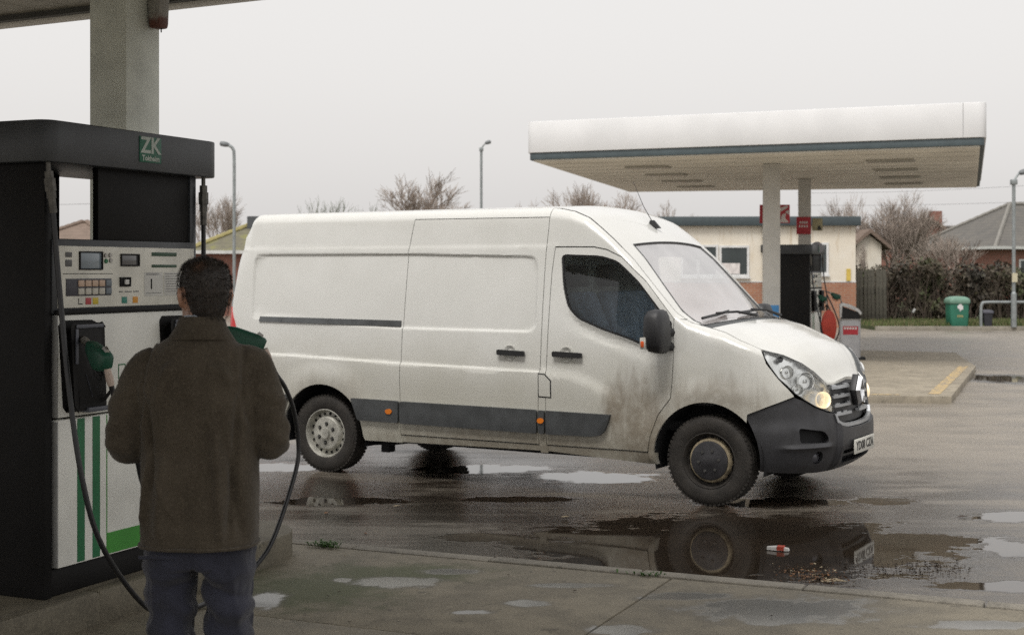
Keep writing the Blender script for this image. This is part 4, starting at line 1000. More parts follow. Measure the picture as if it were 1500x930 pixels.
        link_mesh('sign_letters', text_mesh('ZK', 0.112, 0.001, 0.0030, MT0 @ Matrix.Scale(1.05, 4, (1, 0, 0))), M_SW, hd)
        MT1 = S @ Matrix.Translation(V3(-0.0500, 1.09, 2.364)) @ Matrix(((0, 0, 1, 0), (1, 0, 0, 0), (0, 1, 0, 0), (0, 0, 0, 1)))
        link_mesh('sign_letters', text_mesh('Tokheim', 0.038, 0.001, 0.0014, MT1), M_SW, hd)
    return P
pump = build_pump(fc(-0.41, 1.0, IZ), 'black and white fuel pump with a green ZK sign beside the standing man')

# ---- hoses and nozzles: each hose with its swivel and nozzle is one thing
def nozzle(parent, base, direc, up):
    """green pistol nozzle: spout tip at base, pointing back along direc to the hose tail"""
    d = Vector(direc).normalized(); u = Vector(up); u = (u - d * u.dot(d)).normalized(); s_ = d.cross(u)
    M = Matrix(((d.x, s_.x, u.x, base[0]), (d.y, s_.y, u.y, base[1]), (d.z, s_.z, u.z, base[2]), (0, 0, 0, 1)))
    mb = MB()
    rings = []
    for (x, w_, h_, zc) in ((0.075, 0.016, 0.018, 0.0), (0.09, 0.024, 0.030, -0.004), (0.13, 0.028, 0.045, -0.010), (0.19, 0.032, 0.060, -0.022), (0.25, 0.032, 0.055, -0.014), (0.29, 0.028, 0.040, -0.006), (0.30, 0.020, 0.03, -0.004)):
        rings.append([(x, w_ * math.copysign(abs(math.cos(a)) ** 0.6, math.cos(a)), zc + h_ * math.copysign(abs(math.sin(a)) ** 0.6, math.sin(a))) for a in [2 * math.pi * k / 16 for k in range(16)]])
    mb.loft(rings, 0, M)
    nz = mb.build('nozzle', M_NOZ, parent, angle=50)
    mb = MB(); mb.tube([(0.085, 0, 0.002), (0.05, 0, 0.004), (0.0, 0, 0.002), (-0.05, 0, -0.014)], [0.0165, 0.016, 0.015, 0.0135], 12, 0, M)
    for k in range(4): mb.tube([(0.072 - 0.017 * k, 0, 0.003), (0.066 - 0.017 * k, 0, 0.003)], 0.0185, 12, 0, M)
    mb.build('spout', M_STEEL, nz)
    mb = MB(); mb.tube([(0.13, 0, -0.055), (0.17, 0, -0.105), (0.24, 0, -0.115), (0.285, 0, -0.06)], 0.007, 6, 0, M); mb.build('guard', M_BLACK, nz)
    mb = MB(); mb.tube([(0.15, 0, -0.06), (0.19, 0, -0.082), (0.26, 0, -0.078)], 0.008, 6, 0, M); mb.build('lever', M_BLACK, nz)
    mb = MB(); mb.loft([[(0.235, y, 0.035) for y in (-0.012, 0.012)] + [(0.275, 0.012, 0.032), (0.275, -0.012, 0.032)], [(0.245, y, 0.055) for y in (-0.008, 0.008)] + [(0.272, 0.008, 0.048), (0.272, -0.008, 0.048)]], 0, M); mb.build('hook', M_STEEL, nz)
    return nz
def swivel(parent, top, bot):
    a, b = Vector(top), Vector(bot); L = b - a
    mb = MB(); mb.tube([a + Vector((0, 0, 0.03)), a + L * 0.16], 0.011, 10); mb.tube([a + L * 0.14, a + L * 0.30], 0.021, 8); mb.tube([a + L * 0.29, a + L * 0.55], 0.027, 8)
    mb.tube([a + L * 0.54, a + L * 0.70], 0.022, 10); mb.tube([a + L * 0.69, b], 0.018, 10)
    mb.build('swivel', mat('tarnished_metal', (0.10, 0.095, 0.085), 0.45, 0.6, var=0.4, vscale=30), parent)
def hose(label, path, r=0.0125, sw=None, noz=None, group='fuel hoses on the pumps', origin=None, collar=True):
    t = thing('fuel_hose', label, 'fuel hose', group=group)
    pts = catmull(path, 8); mb = MB(); mb.tube(pts, r, 10); mb.build('hose', M_HOSE, t)
    if sw: swivel(t, *sw)
    if collar:
        a, b = pts[-1], pts[-4]; a2 = a + (a - b) * 0.4
        mb = MB(); mb.tube([b, b + (a - b) * 0.5, a2], [r * 1.25, r * 1.45, r * 1.2], 10); mb.build('collar', mat('pale_collar', (0.52, 0.42, 0.36), 0.5), t)
    if noz: nozzle(t, *noz)
    return t
HA = [(-0.085, 0.425, 2.066), (-0.06, 0.429, 1.79), (0.03, 0.395, 1.287), (0.12, 0.383, 0.855), (0.17, 0.462, 0.533), (0.20, 0.717, 0.215), (0.23, 0.885, 0.150), (0.26, 1.062, 0.136), (0.27, 1.336, 0.176), (0.28, 1.536, 0.251), (0.29, 1.694, 0.379), (0.30, 1.886, 0.702), (0.30, 1.913, 0.867), (0.30, 1.865, 1.04), (0.30, 1.784, 1.165), (0.29, 1.70, 1.255), (0.275, 1.64, 1.365)]
HB = [(-0.085, 1.578, 2.043), (-0.05, 1.53, 1.785), (0.03, 1.409, 1.428), (0.10, 1.165, 0.956), (0.14, 0.949, 0.713), (0.17, 0.765, 0.767), (0.20, 0.667, 0.918), (0.21, 0.581, 1.056), (0.21, 0.51, 1.182), (0.21, 0.455, 1.33)]
def dvec(q, p, z): return (*(FE * q + FD * p), z)
hoseA = hose('black hose that loops down to the ground behind the man and up to a nozzle', [fc(*p) for p in HA],
             sw=(fc(-0.09, 0.395, 2.29), fc(*HA[0])), noz=(fc(0.03, 1.495, 1.515), dvec(0.24, 0.13, -0.11), (0, 0, 1)))
hoseB = hose('black hose with the green nozzle sitting in the holster beside the dark end panel', [fc(*p) for p in HB],
             sw=(fc(-0.09, 1.584, 2.29), fc(*HB[0])), noz=(fc(-0.03, 0.56, 1.475), dvec(0.24, -0.115, -0.085), (0, 0, 1)), collar=True)
hoseC = hose('black hose seen through the open gap above the pump display', [fc(-0.77, 1.53, 2.06), fc(-0.78, 1.50, 1.8), fc(-0.85, 1.45, 1.3), fc(-0.95, 1.3, 0.6), fc(-1.0, 1.1, 0.35), fc(-0.95, 0.9, 0.6), fc(-0.88, 0.8, 1.2)],
             sw=(fc(-0.745, 1.545, 2.29), fc(-0.77, 1.53, 2.06)))
# second pump on the far pad: same pattern
P2 = Vector((6.06, 28.9, 0)) - Vector((*fc(-0.10, 0.40)[:2], 0)); P2.z = 0.10 - IZ
pump2 = copy_tree(pump); pump2.location = pump.location + P2; pump2['label'] = 'distant fuel pump under the big white canopy, dark end towards the camera'
h2 = copy_tree(hoseA); h2.location = P2; h2['label'] = 'black hose hanging in a long loop at the distant pump, beside the red oval panel'
h3 = copy_tree(hoseB); h3.location = P2; h3['label'] = 'black hose and green nozzle in the holster of the distant pump'

# ---- near canopy column and canopy
M_COL = mat('grey_green_column_paint', (0.68, 0.71, 0.645), 0.55, var=0.14, vscale=5, bump=0.04, bscale=70)
col_ = thing('canopy_column', 'square grey green steel column rising behind the near pump', 'column', fc(-1.25, 2.36, FZ), -FA)
MB().box(-0.14, 0.14, -0.16, 0.16, 0.0, 3.54).build('shaft', M_COL, col_, bevel=0.006)
MB().box(-0.22, 0.22, -0.24, 0.24, 0.0, 0.02).build('base_plate', M_STEEL, col_, bevel=0.003)
mb = MB()
mb.loft([[(x * w_ , y * w_, z) for x, y in ((-0.05, -0.055), (0.05, -0.055), (0.05, 0.055), (-0.05, 0.055))] for z, w_ in ((3.30, 0.78), (3.33, 0.86), (3.6, 1.0), (3.66, 1.02))])
pipe = thing('downpipe_hopper', 'pale tapering metal hopper with a rusty lower rim hanging beside the grey green column', 'hopper', fc(-1.055, 2.44, 0.0), -FA)
t = NT('rusty_pale_metal'); X_, Y_, Z_ = t.xyz(); rn = t.noise(18, 5, 0.7)
k = t.ramp(t.math('ADD', Z_, t.math('MULTIPLY', t.math('SUBTRACT', rn, 0.5), 0.18)), 3.40, 3.33)
t.link(t.mix(k, t.mix(rn, (0.26, 0.25, 0.23), (0.36, 0.35, 0.32)), (0.13, 0.045, 0.03)), t.b.inputs['Base Color']); t.b.inputs['Roughness'].default_value = 0.6
mb.build('hopper', t.m, pipe, bevel=0.012)
mb = MB(); mb.tube([(0.02, 0, 3.31), (0.02, 0, 3.275)], 0.004, 6); mb.build('drip_pin', M_BLACK, pipe)
can = thing('near_canopy', 'pale soffit and fascia edge of the canopy over the near pump and man', 'canopy', fc(-1.25, -2.12, 3.665), -FA - R(4.0))
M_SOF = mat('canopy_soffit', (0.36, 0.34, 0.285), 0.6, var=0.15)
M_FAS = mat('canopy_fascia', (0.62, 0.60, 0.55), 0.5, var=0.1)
CX0, CX1, CY0, CY1 = -5.2, 4.6, -5.4, 5.4
x = CX0 + 0.06
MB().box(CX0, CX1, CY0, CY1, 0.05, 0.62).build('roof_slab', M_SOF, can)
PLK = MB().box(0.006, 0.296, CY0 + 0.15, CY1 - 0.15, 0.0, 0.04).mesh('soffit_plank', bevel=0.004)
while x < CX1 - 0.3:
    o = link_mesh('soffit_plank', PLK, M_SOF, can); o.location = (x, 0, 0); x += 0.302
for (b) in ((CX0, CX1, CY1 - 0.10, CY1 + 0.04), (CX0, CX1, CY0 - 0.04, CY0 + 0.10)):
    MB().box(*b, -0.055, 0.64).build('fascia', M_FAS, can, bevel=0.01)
for (b) in ((CX0 - 0.04, CX0 + 0.1, CY0, CY1), (CX1 - 0.1, CX1 + 0.04, CY0, CY1)):
    MB().box(*b, -0.054, 0.638).build('fascia', M_FAS, can, bevel=0.01)
M_GUT = mat('dark_gutter', (0.06, 0.06, 0.055), 0.6)
MB().box(CX0, CX1, CY1 - 0.16, CY1 - 0.102, -0.04, 0.05).build('gutter', M_GUT, can)
# ================================================================ second canopy
def pxy(px, Z): return (px - 750) / 2083.33 * Z
M_WFAS = mat('white_fascia', (0.66, 0.66, 0.66), 0.45, var=0.05, vscale=1.5)
M_BAND = mat('blue_grey_band', (0.060, 0.080, 0.087), 0.5)
M_SOF2 = NT('stained_soffit'); t = M_SOF2
sn = t.noise(0.9, 5, 0.65); sn2 = t.noise(5, 4, 0.6)
t.link(t.mix(t.ramp(sn, 0.35, 0.7), (0.88, 0.85, 0.77), (0.72, 0.69, 0.62)), t.b.inputs['Base Color']); t.b.inputs['Roughness'].default_value = 0.7
M_SOF2 = t.m
ZS = 3.86
fl, frr = Vector((0.28, 26.7)), Vector((7.84, 23.5)); bl, br = Vector((3.02, 37.4)), Vector((11.62, 35.25))
ctr = (fl + frr + bl + br) / 4
can2 = thing('far_canopy', 'big flat white canopy with a dark blue grey lower edge standing across the forecourt', 'canopy', (ctr.x, ctr.y, 0), 0)
def loc2(v): return (v.x - ctr.x, v.y - ctr.y)
quad = [loc2(fl), loc2(frr), loc2(br), loc2(bl)]
rq = roundc(quad, 0.15, 5)
MB().prism(rq, ZS + 0.14, 4.585).build('fascia', M_WFAS, can2, bevel=0.012)
MB().prism(inset(rq, 0.03), ZS + 0.012, ZS + 0.135).build('edge_band', M_BAND, can2, bevel=0.004)
MB().prism(inset(rq, 0.10), ZS - 0.012, ZS + 0.03).build('soffit', M_SOF2, can2)
MB().prism(inset(rq, 0.25), 4.58, 4.60).build('roof_deck', M_BAND, can2)
# vertical joint lines on the fascia
e1 = (frr - fl).normalized(); e2 = (bl - fl).normalized()
for k in (0.955,):
    p = fl + (frr - fl) * k; n = Vector((e1.y, -e1.x))
    if n.y > 0: n = -n
    q = loc2(p + n * 0.003); M = Matrix.Translation((q[0], q[1], 0)) @ Matrix.Rotation(math.atan2(e1.y, e1.x), 4, 'Z')
    MB().box(-0.006, 0.006, 0.0, 0.01, ZS + 0.15, 4.58, 0, M).build('fascia_joint', mat('joint_grey', (0.40, 0.40, 0.40), 0.6), can2)
def soff(u_, v_): 
    a = fl + (frr - fl) * u_; b = bl + (br - bl) * u_
    return loc2(a + (b - a) * v_)
for k in range(1, 12):
    a = soff(0.02, k / 12); b = soff(0.98, k / 12)
    MB().add([(a[0], a[1] - 0.012, ZS - 0.016), (b[0], b[1] - 0.012, ZS - 0.016), (b[0], b[1] + 0.012, ZS - 0.016), (a[0], a[1] + 0.012, ZS - 0.016)], [(0, 1, 2, 3)]).build('soffit_joint', mat('soffit_joint', (0.20, 0.19, 0.16), 0.8), can2, smooth=False)
for u_ in (0.24, 0.80):
    for v_ in (0.2, 0.4, 0.6, 0.8):
        c = soff(u_, v_)
        l_ = MB().box(-0.42, 0.42, -0.22, 0.22, ZS - 0.045, ZS - 0.013, 0, Matrix.Translation((c[0], c[1], 0)) @ Matrix.Rotation(R(-23), 4, 'Z')).build('light_fitting', mat('unlit_fitting', (0.36, 0.345, 0.30), 0.4), can2, bevel=0.01)
for (px, Z, h_, w_) in ((1130, 27.4, ZS - 0.02, 0.32), (1178.5, 32.0, ZS - 0.02, 0.27)):
    c = thing('canopy_column', 'pale square column near the front edge of the far white canopy' if px < 1150 else 'slimmer pale column of the far white canopy carrying a red sign', 'column', (pxy(px, Z), Z, 0.0), R(-8), 'columns of the far canopy')
    MB().box(-w_ / 2, w_ / 2, -w_ / 2, w_ / 2, 0.0, h_).build('shaft', mat('pale_column_paint', (0.50, 0.49, 0.46), 0.55, var=0.08, vscale=3), c, bevel=0.008)
    MB().box(-w_ / 2 - 0.12, w_ / 2 + 0.12, -w_ / 2 - 0.12, w_ / 2 + 0.12, 0.0, 0.55 if px < 1150 else 0.2).build('plinth', mat('plinth_white', (0.55, 0.54, 0.51), 0.6), c, bevel=0.02)
# signs on the columns
M_SRED = mat('sign_red', (0.36, 0.018, 0.03), 0.5); M_SWHT = mat('sign_pale', (0.55, 0.50, 0.48), 0.5)
def board(name, label, px0, px1, y0, y1, Z, m, cat='sign', rot=0.0, thick=0.03):
    X0, X1 = pxy(px0, Z), pxy(px1, Z); z1 = CAM_H + (396 - y0) / 2083.33 * Z; z0 = CAM_H + (396 - y1) / 2083.33 * Z
    t_ = thing(name, label, cat, ((X0 + X1) / 2, Z, z0), rot)
    w_ = (X1 - X0) / 2
    MB().box(-w_, w_, 0, thick, 0, z1 - z0).build('board', m, t_, bevel=0.004)
    return t_, w_, z1 - z0
b, w_, h_ = board('warning_sign', 'red and white sign with diagonal white shapes behind the pale front column', 1113, 1157, 300, 327, 27.75, M_SRED)
for poly in ([(0.05, 0.20), (0.11, 0.30), (0.24, 0.34), (0.26, 0.31), (0.15, 0.24)], [(0.10, 0.02), (0.14, 0.17), (0.22, 0.20), (0.20, 0.10), (0.27, 0.02), (0.22, 0.01)], [(0.20, 0.22), (0.27, 0.26), (0.28, 0.16)]):
    MB().prism([(x, z) for x, z in poly], 0, 0.004, 0, Matrix(((1, 0, 0, 0), (0, 0, 1, -0.005), (0, 1, 0, 0), (0, 0, 0, 1)))).build('white_shape', M_SWHT, b, smooth=False)
b, w_, h_ = board('warning_sign', 'square red sign with pale lettering fixed to the slimmer canopy column', 1167, 1188, 318, 343, 31.80, M_SRED)
for k, (a0, a1) in enumerate(((-0.09, 0.10), (-0.11, 0.11))):
    for j in range(4):
        xa = a0 + (a1 - a0) * j / 4
        MB().box(xa, xa + 0.032, -0.004, 0.002, 0.235 - 0.085 * k, 0.285 - 0.085 * k).build('letter_mark', M_SWHT, b)
b, w_, h_ = board('notice_board', 'small khaki notice with a black pictogram beside the red square sign', 1190, 1205, 320, 338, 31.9, mat('khaki_sign', (0.36, 0.33, 0.20), 0.6))
MB().prism([(-0.01, 0.02), (0.09, 0.02), (0.05, 0.12), (0.02, 0.11)], 0, 0.004, 0, Matrix(((1, 0, 0, 0), (0, 0, 1, -0.005), (0, 1, 0, 0), (0, 0, 0, 1)))).build('pictogram', M_BLACK, b, smooth=False)
b, w_, h_ = board('price_board', 'blue board with white and pink lettering leaning at the foot of the pale column', 1112, 1141, 447, 474, 26.9, mat('board_blue', (0.03, 0.16, 0.36), 0.5), rot=R(-4))
MB().box(-0.08, 0.06, -0.004, 0.001, 0.22, 0.26).build('letter_mark', M_SWHT, b)
for j in range(5): MB().box(-0.10 + 0.045 * j, -0.068 + 0.045 * j, -0.004, 0.001, 0.07, 0.14).build('letter_mark', M_SWHT if j % 2 else mat('sign_pink', (0.55, 0.30, 0.33), 0.5), b)
# grey round mirror above the pump and red oval panel hung beside it
rd = thing('round_sign', 'small round grey disc above the distant pump', 'sign', (pxy(1197, 29.5), 29.5, 2.27))
MB().lathe([(0.001, -0.012), (0.12, -0.012), (0.125, 0), (0.12, 0.012), (0.001, 0.012)], 20, 0, Matrix.Rotation(R(90), 4, 'X')).build('disc', mat('disc_grey', (0.30, 0.30, 0.33), 0.5), rd)
MB().tube([(-0.05, 0.05, 0), (-0.35, 0.1, -0.02)], 0.012, 6).build('bracket', M_STEEL, rd)
ro = thing('red_panel', 'orange red oval plastic panel hanging among the hoses of the distant pump', 'panel', (pxy(1214, 28.8), 28.8, 0.32), R(-12))
MB().prism([(0.155 * math.cos(a), 0.34 + 0.34 * math.sin(a)) for a in [2 * math.pi * k / 28 for k in range(28)]], -0.03, 0.03, 0, Matrix(((1, 0, 0, 0), (0, 0, 1, 0), (0, 1, 0, 0), (0, 0, 0, 1)))).build('panel', mat('orange_red_plastic', (0.55, 0.06, 0.035), 0.45, var=0.25, vscale=5), ro, bevel=0.012)
MB().tube([(0.03, 0.03, 0.66), (-0.10, 0.05, 0.95)], 0.015, 6).build('strap', M_BLACK, ro)
MB().tube(catmull([(-0.04, -0.06, 1.0), (0.13, -0.08, 0.62), (0.21, -0.08, 0.3), (0.10, -0.08, 0.0), (-0.06, -0.06, -0.12), (-0.16, -0.05, 0.3), (-0.15, -0.03, 0.75)], 6), 0.014, 8).build('hose_loop', M_HOSE, ro)
# litter bin on the pad
lb = thing('litter_bin', 'grey hooded litter bin with a red label standing beside the distant pump', 'litter bin', (pxy(1245, 27.2), 27.2, 0.10), R(-10))
mb = MB(); rr = roundc([(-0.19, -0.19), (0.19, -0.19), (0.19, 0.19), (-0.19, 0.19)], 0.07, 5)
mb.prism(rr, 0.04, 0.76); mb.build('body', mat('bin_grey', (0.34, 0.34, 0.35), 0.55, var=0.1), lb, bevel=0.01)
prof = [(-0.19, 0.80), (-0.19, 1.05), (-0.14, 1.085), (0.02, 1.04), (0.15, 0.97), (0.205, 0.90), (0.205, 0.86), (0.17, 0.86), (0.14, 0.91), (-0.02, 0.98), (-0.15, 1.02), (-0.165, 0.80)]
MY = Matrix(((1, 0, 0, 0), (0, 0, 1, 0), (0, 1, 0, 0), (0, 0, 0, 1)))
mb = MB(); mb.prism(prof, -0.20, 0.20, 0, MY); mb.build('hood', mat('hood_grey', (0.46, 0.46, 0.46), 0.5), lb, bevel=0.008)
mb = MB(); mb.prism([(-0.165, 0.77), (0.18, 0.77), (0.15, 0.90), (-0.02, 0.97), (-0.165, 1.01)], -0.185, 0.185, 0, MY); mb.build('opening', M_DARK, lb)
MB().box(-0.20, 0.20, -0.20, 0.20, 0.755, 0.775).build('rim', M_STEEL, lb, bevel=0.006)
MB().box(-0.14, 0.14, -0.194, -0.188, 0.48, 0.64).build('label_plate', M_SRED, lb)
for j in range(5): MB().box(-0.12 + 0.05 * j, -0.085 + 0.05 * j, -0.197, -0.193, 0.58, 0.62).build('letter_mark', M_SWHT, lb)
MB().box(-0.15, 0.28, -0.16, 0.22, -0.02, 0.05).build('foot', M_DARK, lb, bevel=0.01)

# ================================================================ kiosk
def brick_mat(name, a, b, mortar, sx=0.225, sy=0.075):
    t = NT(name); X, Y, Z = t.xyz()
    cb = t.new('ShaderNodeCombineXYZ'); t.link(t.math('ADD', X, Y), cb.inputs[0]); t.link(Z, cb.inputs[1])
    br = t.new('ShaderNodeTexBrick'); t.link(cb.outputs[0], br.inputs['Vector'])
    br.inputs['Scale'].default_value = 1.0; br.inputs['Brick Width'].default_value = sx; br.inputs['Row Height'].default_value = sy; br.inputs['Mortar Size'].default_value = 0.008
    br.inputs['Color1'].default_value = (*a, 1); br.inputs['Color2'].default_value = (*b, 1); br.inputs['Mortar'].default_value = (*mortar, 1)
    n_ = t.noise(1.4, 5, 0.6)
    t.link(t.mix(t.ramp(n_, 0.35, 0.7, 0, 0.45), br.outputs['Color'], tuple(c * 0.6 for c in a)), t.b.inputs['Base Color']); t.b.inputs['Roughness'].default_value = 0.85
    return t.m
M_BRK = brick_mat('kiosk_brick', (0.36, 0.165, 0.095), (0.30, 0.13, 0.08), (0.33, 0.26, 0.20))
M_BRK2 = brick_mat('red_house_brick', (0.27, 0.10, 0.07), (0.21, 0.085, 0.065), (0.25, 0.20, 0.16))
t = NT('cream_render'); X_, Y_, Z_ = t.xyz(); rn = t.noise(1.2, 5, 0.6); rn2 = t.noise(3.0, 5, 0.6, stretch=(2.5, 2.5, 0.4))
c0 = t.mix(t.ramp(rn, 0.35, 0.7), (0.66, 0.60, 0.50), (0.70, 0.655, 0.57))
c0 = t.mix(t.math('MULTIPLY', t.ramp(rn2, 0.52, 0.68), t.ramp(Z_, 1.6, 3.2, 0.1, 0.6)), c0, (0.46, 0.36, 0.24))
t.link(c0, t.b.inputs['Base Color']); t.b.inputs['Roughness'].default_value = 0.85; M_REND = t.m
M_GLASSW = mat('dark_window_glass', (0.035, 0.045, 0.045), 0.06, var=0.3, vscale=1.2, spec=0.6)
M_UPVC = mat('white_window_frame', (0.62, 0.62, 0.61), 0.5)
KZ = 45.0; kx0, kx1 = pxy(870, KZ), pxy(1251, KZ)
kio = thing('kiosk', 'low cream rendered kiosk with a brick base and a dark flat roof edge', 'kiosk', (kx0, KZ, 0), R(-2))
KW = kx1 - kx0
MB().box(0, KW, 0, 5.5, 0, 1.43).build('brick_base', M_BRK, kio)
MB().box(0.01, KW - 0.01, 0.012, 5.49, 1.43, 3.2).build('wall', M_REND, kio)
MB().box(-0.15, KW + 0.12, -0.18, 5.6, 3.20, 3.49).build('roof', mat('roof_edge_blue_grey', (0.05, 0.066, 0.072), 0.6), kio, bevel=0.015)
MB().box(0, KW, 0.0, 0.012, 1.40, 1.46).build('string_course', M_UPVC, kio)
def kwin(px0, px1, y0, y1, parent, poster=None, Z=KZ, base=kx0):
    x0, x1 = pxy(px0, Z) - base, pxy(px1, Z) - base; z1 = CAM_H + (396 - y0) / 2083.33 * Z; z0 = CAM_H + (396 - y1) / 2083.33 * Z
    f = MB()
    f.box(x0 - 0.07, x1 + 0.07, -0.03, 0.03, z0 - 0.07, z0); f.box(x0 - 0.07, x1 + 0.07, -0.03, 0.03, z1, z1 + 0.07)
    f.box(x0 - 0.07, x0, -0.03, 0.03, z0, z1); f.box(x1, x1 + 0.07, -0.03, 0.03, z0, z1)
    w_ = f.build('window', M_UPVC, parent)
    MB().box(x0, x1, -0.004, 0.02, z0, z1).build('pane', M_GLASSW, w_)
    MB().box(x0 - 0.1, x1 + 0.1, -0.09, 0.0, z0 - 0.13, z0 - 0.072).build('sill', M_UPVC, w_)
    if poster:
        MB().box(x0 + poster[0] * (x1 - x0), x0 + poster[1] * (x1 - x0), -0.012, -0.005, z0 + poster[2] * (z1 - z0), z0 + poster[3] * (z1 - z0)).build('poster', mat('poster_white', (0.62, 0.58, 0.56), 0.7, var=0.2, vscale=9), w_)
    return w_
kwin(1000, 1020, 362, 402, kio); kwin(1024, 1048, 362, 402, kio); kwin(1056, 1093, 363, 402, kio, (0.0, 0.72, 0.02, 0.42)); kwin(1172, 1208, 359, 399, kio, (0.45, 0.8, 0.62, 0.95))
x = pxy(1115.5, KZ) - kx0
MB().box(x - 0.06, x + 0.06, -0.12, 0.0, 2.37, 2.60).build('wall_lamp', M_BLACK, kio, bevel=0.02)
x = pxy(1117, KZ) - kx0
MB().tube([(x, -0.06, 0), (x, -0.06, 3.2)], 0.045, 8).build('downpipe', mat('downpipe_pale', (0.45, 0.43, 0.38), 0.6), kio)
MB().box(pxy(1237, KZ) - kx0, pxy(1243, KZ) - kx0, -0.03, 0.0, 1.47, 1.85).build('yellow_plate', mat('plate_yellow', (0.55, 0.40, 0.08), 0.6), kio)
# ================================================================ houses
M_TILE1 = NT('grey_brown_roof_tiles'); t = M_TILE1; X_, Y_, Z_ = t.xyz()
def tile_mat(name, a, b, moss=None):
    t = NT(name); X, Y, Z = t.xyz(); n_ = t.noise(1.6, 5, 0.65); n2 = t.noise(9, 4, 0.6)
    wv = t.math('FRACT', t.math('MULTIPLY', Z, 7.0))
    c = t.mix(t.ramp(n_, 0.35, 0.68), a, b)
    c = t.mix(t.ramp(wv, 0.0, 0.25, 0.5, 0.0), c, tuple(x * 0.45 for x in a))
    c = t.mix(t.ramp(n2, 0.5, 0.75, 0, 0.5), c, tuple(x * 1.4 for x in b))
    if moss: c = t.mix(t.ramp(n_, 0.48, 0.62, 0, 0.8), c, moss)
    t.link(c, t.b.inputs['Base Color']); t.b.inputs['Roughness'].default_value = 0.85
    return t.m
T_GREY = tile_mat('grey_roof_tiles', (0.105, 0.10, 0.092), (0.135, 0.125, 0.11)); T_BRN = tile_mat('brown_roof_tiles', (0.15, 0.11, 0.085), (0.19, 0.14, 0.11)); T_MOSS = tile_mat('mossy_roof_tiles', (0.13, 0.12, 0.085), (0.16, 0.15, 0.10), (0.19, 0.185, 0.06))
M_GUTTER = mat('pale_gutter', (0.50, 0.50, 0.48), 0.6)
def hip_house(label, loc, rot, LX, LY, eave, ridge, wall_m, tile_m, hip_m=None, chim=None, wins=()):
    H = thing('house', label, 'house', loc, rot, 'houses beyond the forecourt')
    MB().box(0, LX, 0, LY, 0, eave).build('wall', wall_m, H)
    o = 0.35; k = LY / 2 + o
    A = [(-o, -o, eave - 0.05), (LX + o, -o, eave - 0.05), (LX + o, LY + o, eave - 0.05), (-o, LY + o, eave - 0.05), (k - o, LY / 2, ridge), (LX + o - k, LY / 2, ridge)]
    rf = MB().add(A, [(0, 1, 5, 4), (1, 2, 5), (2, 3, 4, 5), (3, 0, 4), (3, 2, 1, 0)]).build('roof', tile_m, H, smooth=False)
    for a, b in ((0, 4), (1, 5), (3, 4), (2, 5), (4, 5)):
        n = 14; pa, pb = Vector(A[a]), Vector(A[b])
        mb = MB()
        for j in range(n): mb.tube([pa + (pb - pa) * (j / n) + Vector((0, 0, 0.02)), pa + (pb - pa) * ((j + 0.97) / n) + Vector((0, 0, 0.04))], 0.10, 6)
        mb.build('ridge_tiles', hip_m or tile_m, rf)
    for (b) in ((-o - 0.1, LX + o + 0.1, -o - 0.1, -o), (-o - 0.1, -o, -o, LY + o)):
        MB().box(*b, eave - 0.10, eave + 0.03).build('gutter', M_GUTTER, H)
    if chim:
        cx_, cy_, ct = chim
        c = MB().box(cx_ - 0.3, cx_ + 0.3, cy_ - 0.25, cy_ + 0.25, eave, ct).build('chimney', mat('slate_grey_chimney', (0.07, 0.075, 0.08), 0.8) if ct < 4.5 else M_BRK2, rf)
    for (a, b, z0, z1) in wins:
        w_ = MB().box(a, b, -0.05, 0.02, z0, z1).build('window', M_UPVC, H)
        MB().box(a + 0.07, (a + b) / 2 - 0.03, -0.06, 0.0, z0 + 0.07, z1 - 0.07).build('pane', M_GLASSW, w_); MB().box((a + b) / 2 + 0.03, b - 0.07, -0.06, 0.0, z0 + 0.07, z1 - 0.07).build('pane', M_GLASSW, w_)
    return H
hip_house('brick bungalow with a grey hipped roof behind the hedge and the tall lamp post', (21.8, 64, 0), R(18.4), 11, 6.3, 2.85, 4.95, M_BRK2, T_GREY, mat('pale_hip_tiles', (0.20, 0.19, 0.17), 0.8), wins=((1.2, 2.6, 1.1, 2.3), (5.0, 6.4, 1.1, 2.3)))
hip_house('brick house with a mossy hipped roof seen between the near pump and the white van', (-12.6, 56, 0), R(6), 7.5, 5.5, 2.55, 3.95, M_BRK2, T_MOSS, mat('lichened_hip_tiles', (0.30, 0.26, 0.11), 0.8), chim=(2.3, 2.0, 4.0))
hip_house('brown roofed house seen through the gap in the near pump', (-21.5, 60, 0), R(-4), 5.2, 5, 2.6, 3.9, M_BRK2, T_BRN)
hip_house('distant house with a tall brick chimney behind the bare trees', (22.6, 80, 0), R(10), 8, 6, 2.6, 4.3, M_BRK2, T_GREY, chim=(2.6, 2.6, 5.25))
def gable_house(label, loc, rot, LX, LY, eave, ridge, wall_m, tile_m):
    H = thing('house', label, 'house', loc, rot, 'houses beyond the forecourt')
    MB().prism([(0, 0), (LX, 0), (LX, eave), (LX / 2, ridge), (0, eave)], 0, LY, 0, Matrix(((1, 0, 0, 0), (0, 0, 1, 0), (0, 1, 0, 0), (0, 0, 0, 1)))).build('wall', wall_m, H, smooth=False)
    rp = [(-0.3, eave - 0.2), (LX / 2, ridge + 0.06), (LX + 0.3, eave - 0.2), (LX + 0.3, eave - 0.06), (LX / 2, ridge + 0.22), (-0.3, eave - 0.06)]
    MB().prism(rp, -0.25, LY + 0.25, 0, Matrix(((1, 0, 0, 0), (0, 0, 1, 0), (0, 1, 0, 0), (0, 0, 0, 1)))).build('roof', tile_m, H, smooth=False)
    return H
gable_house('red brick house with its gable end towards the forecourt, partly hidden by a bare tree', (19.5, 76, 0), R(-8), 5.4, 8, 2.6, 4.45, M_BRK2, T_BRN)
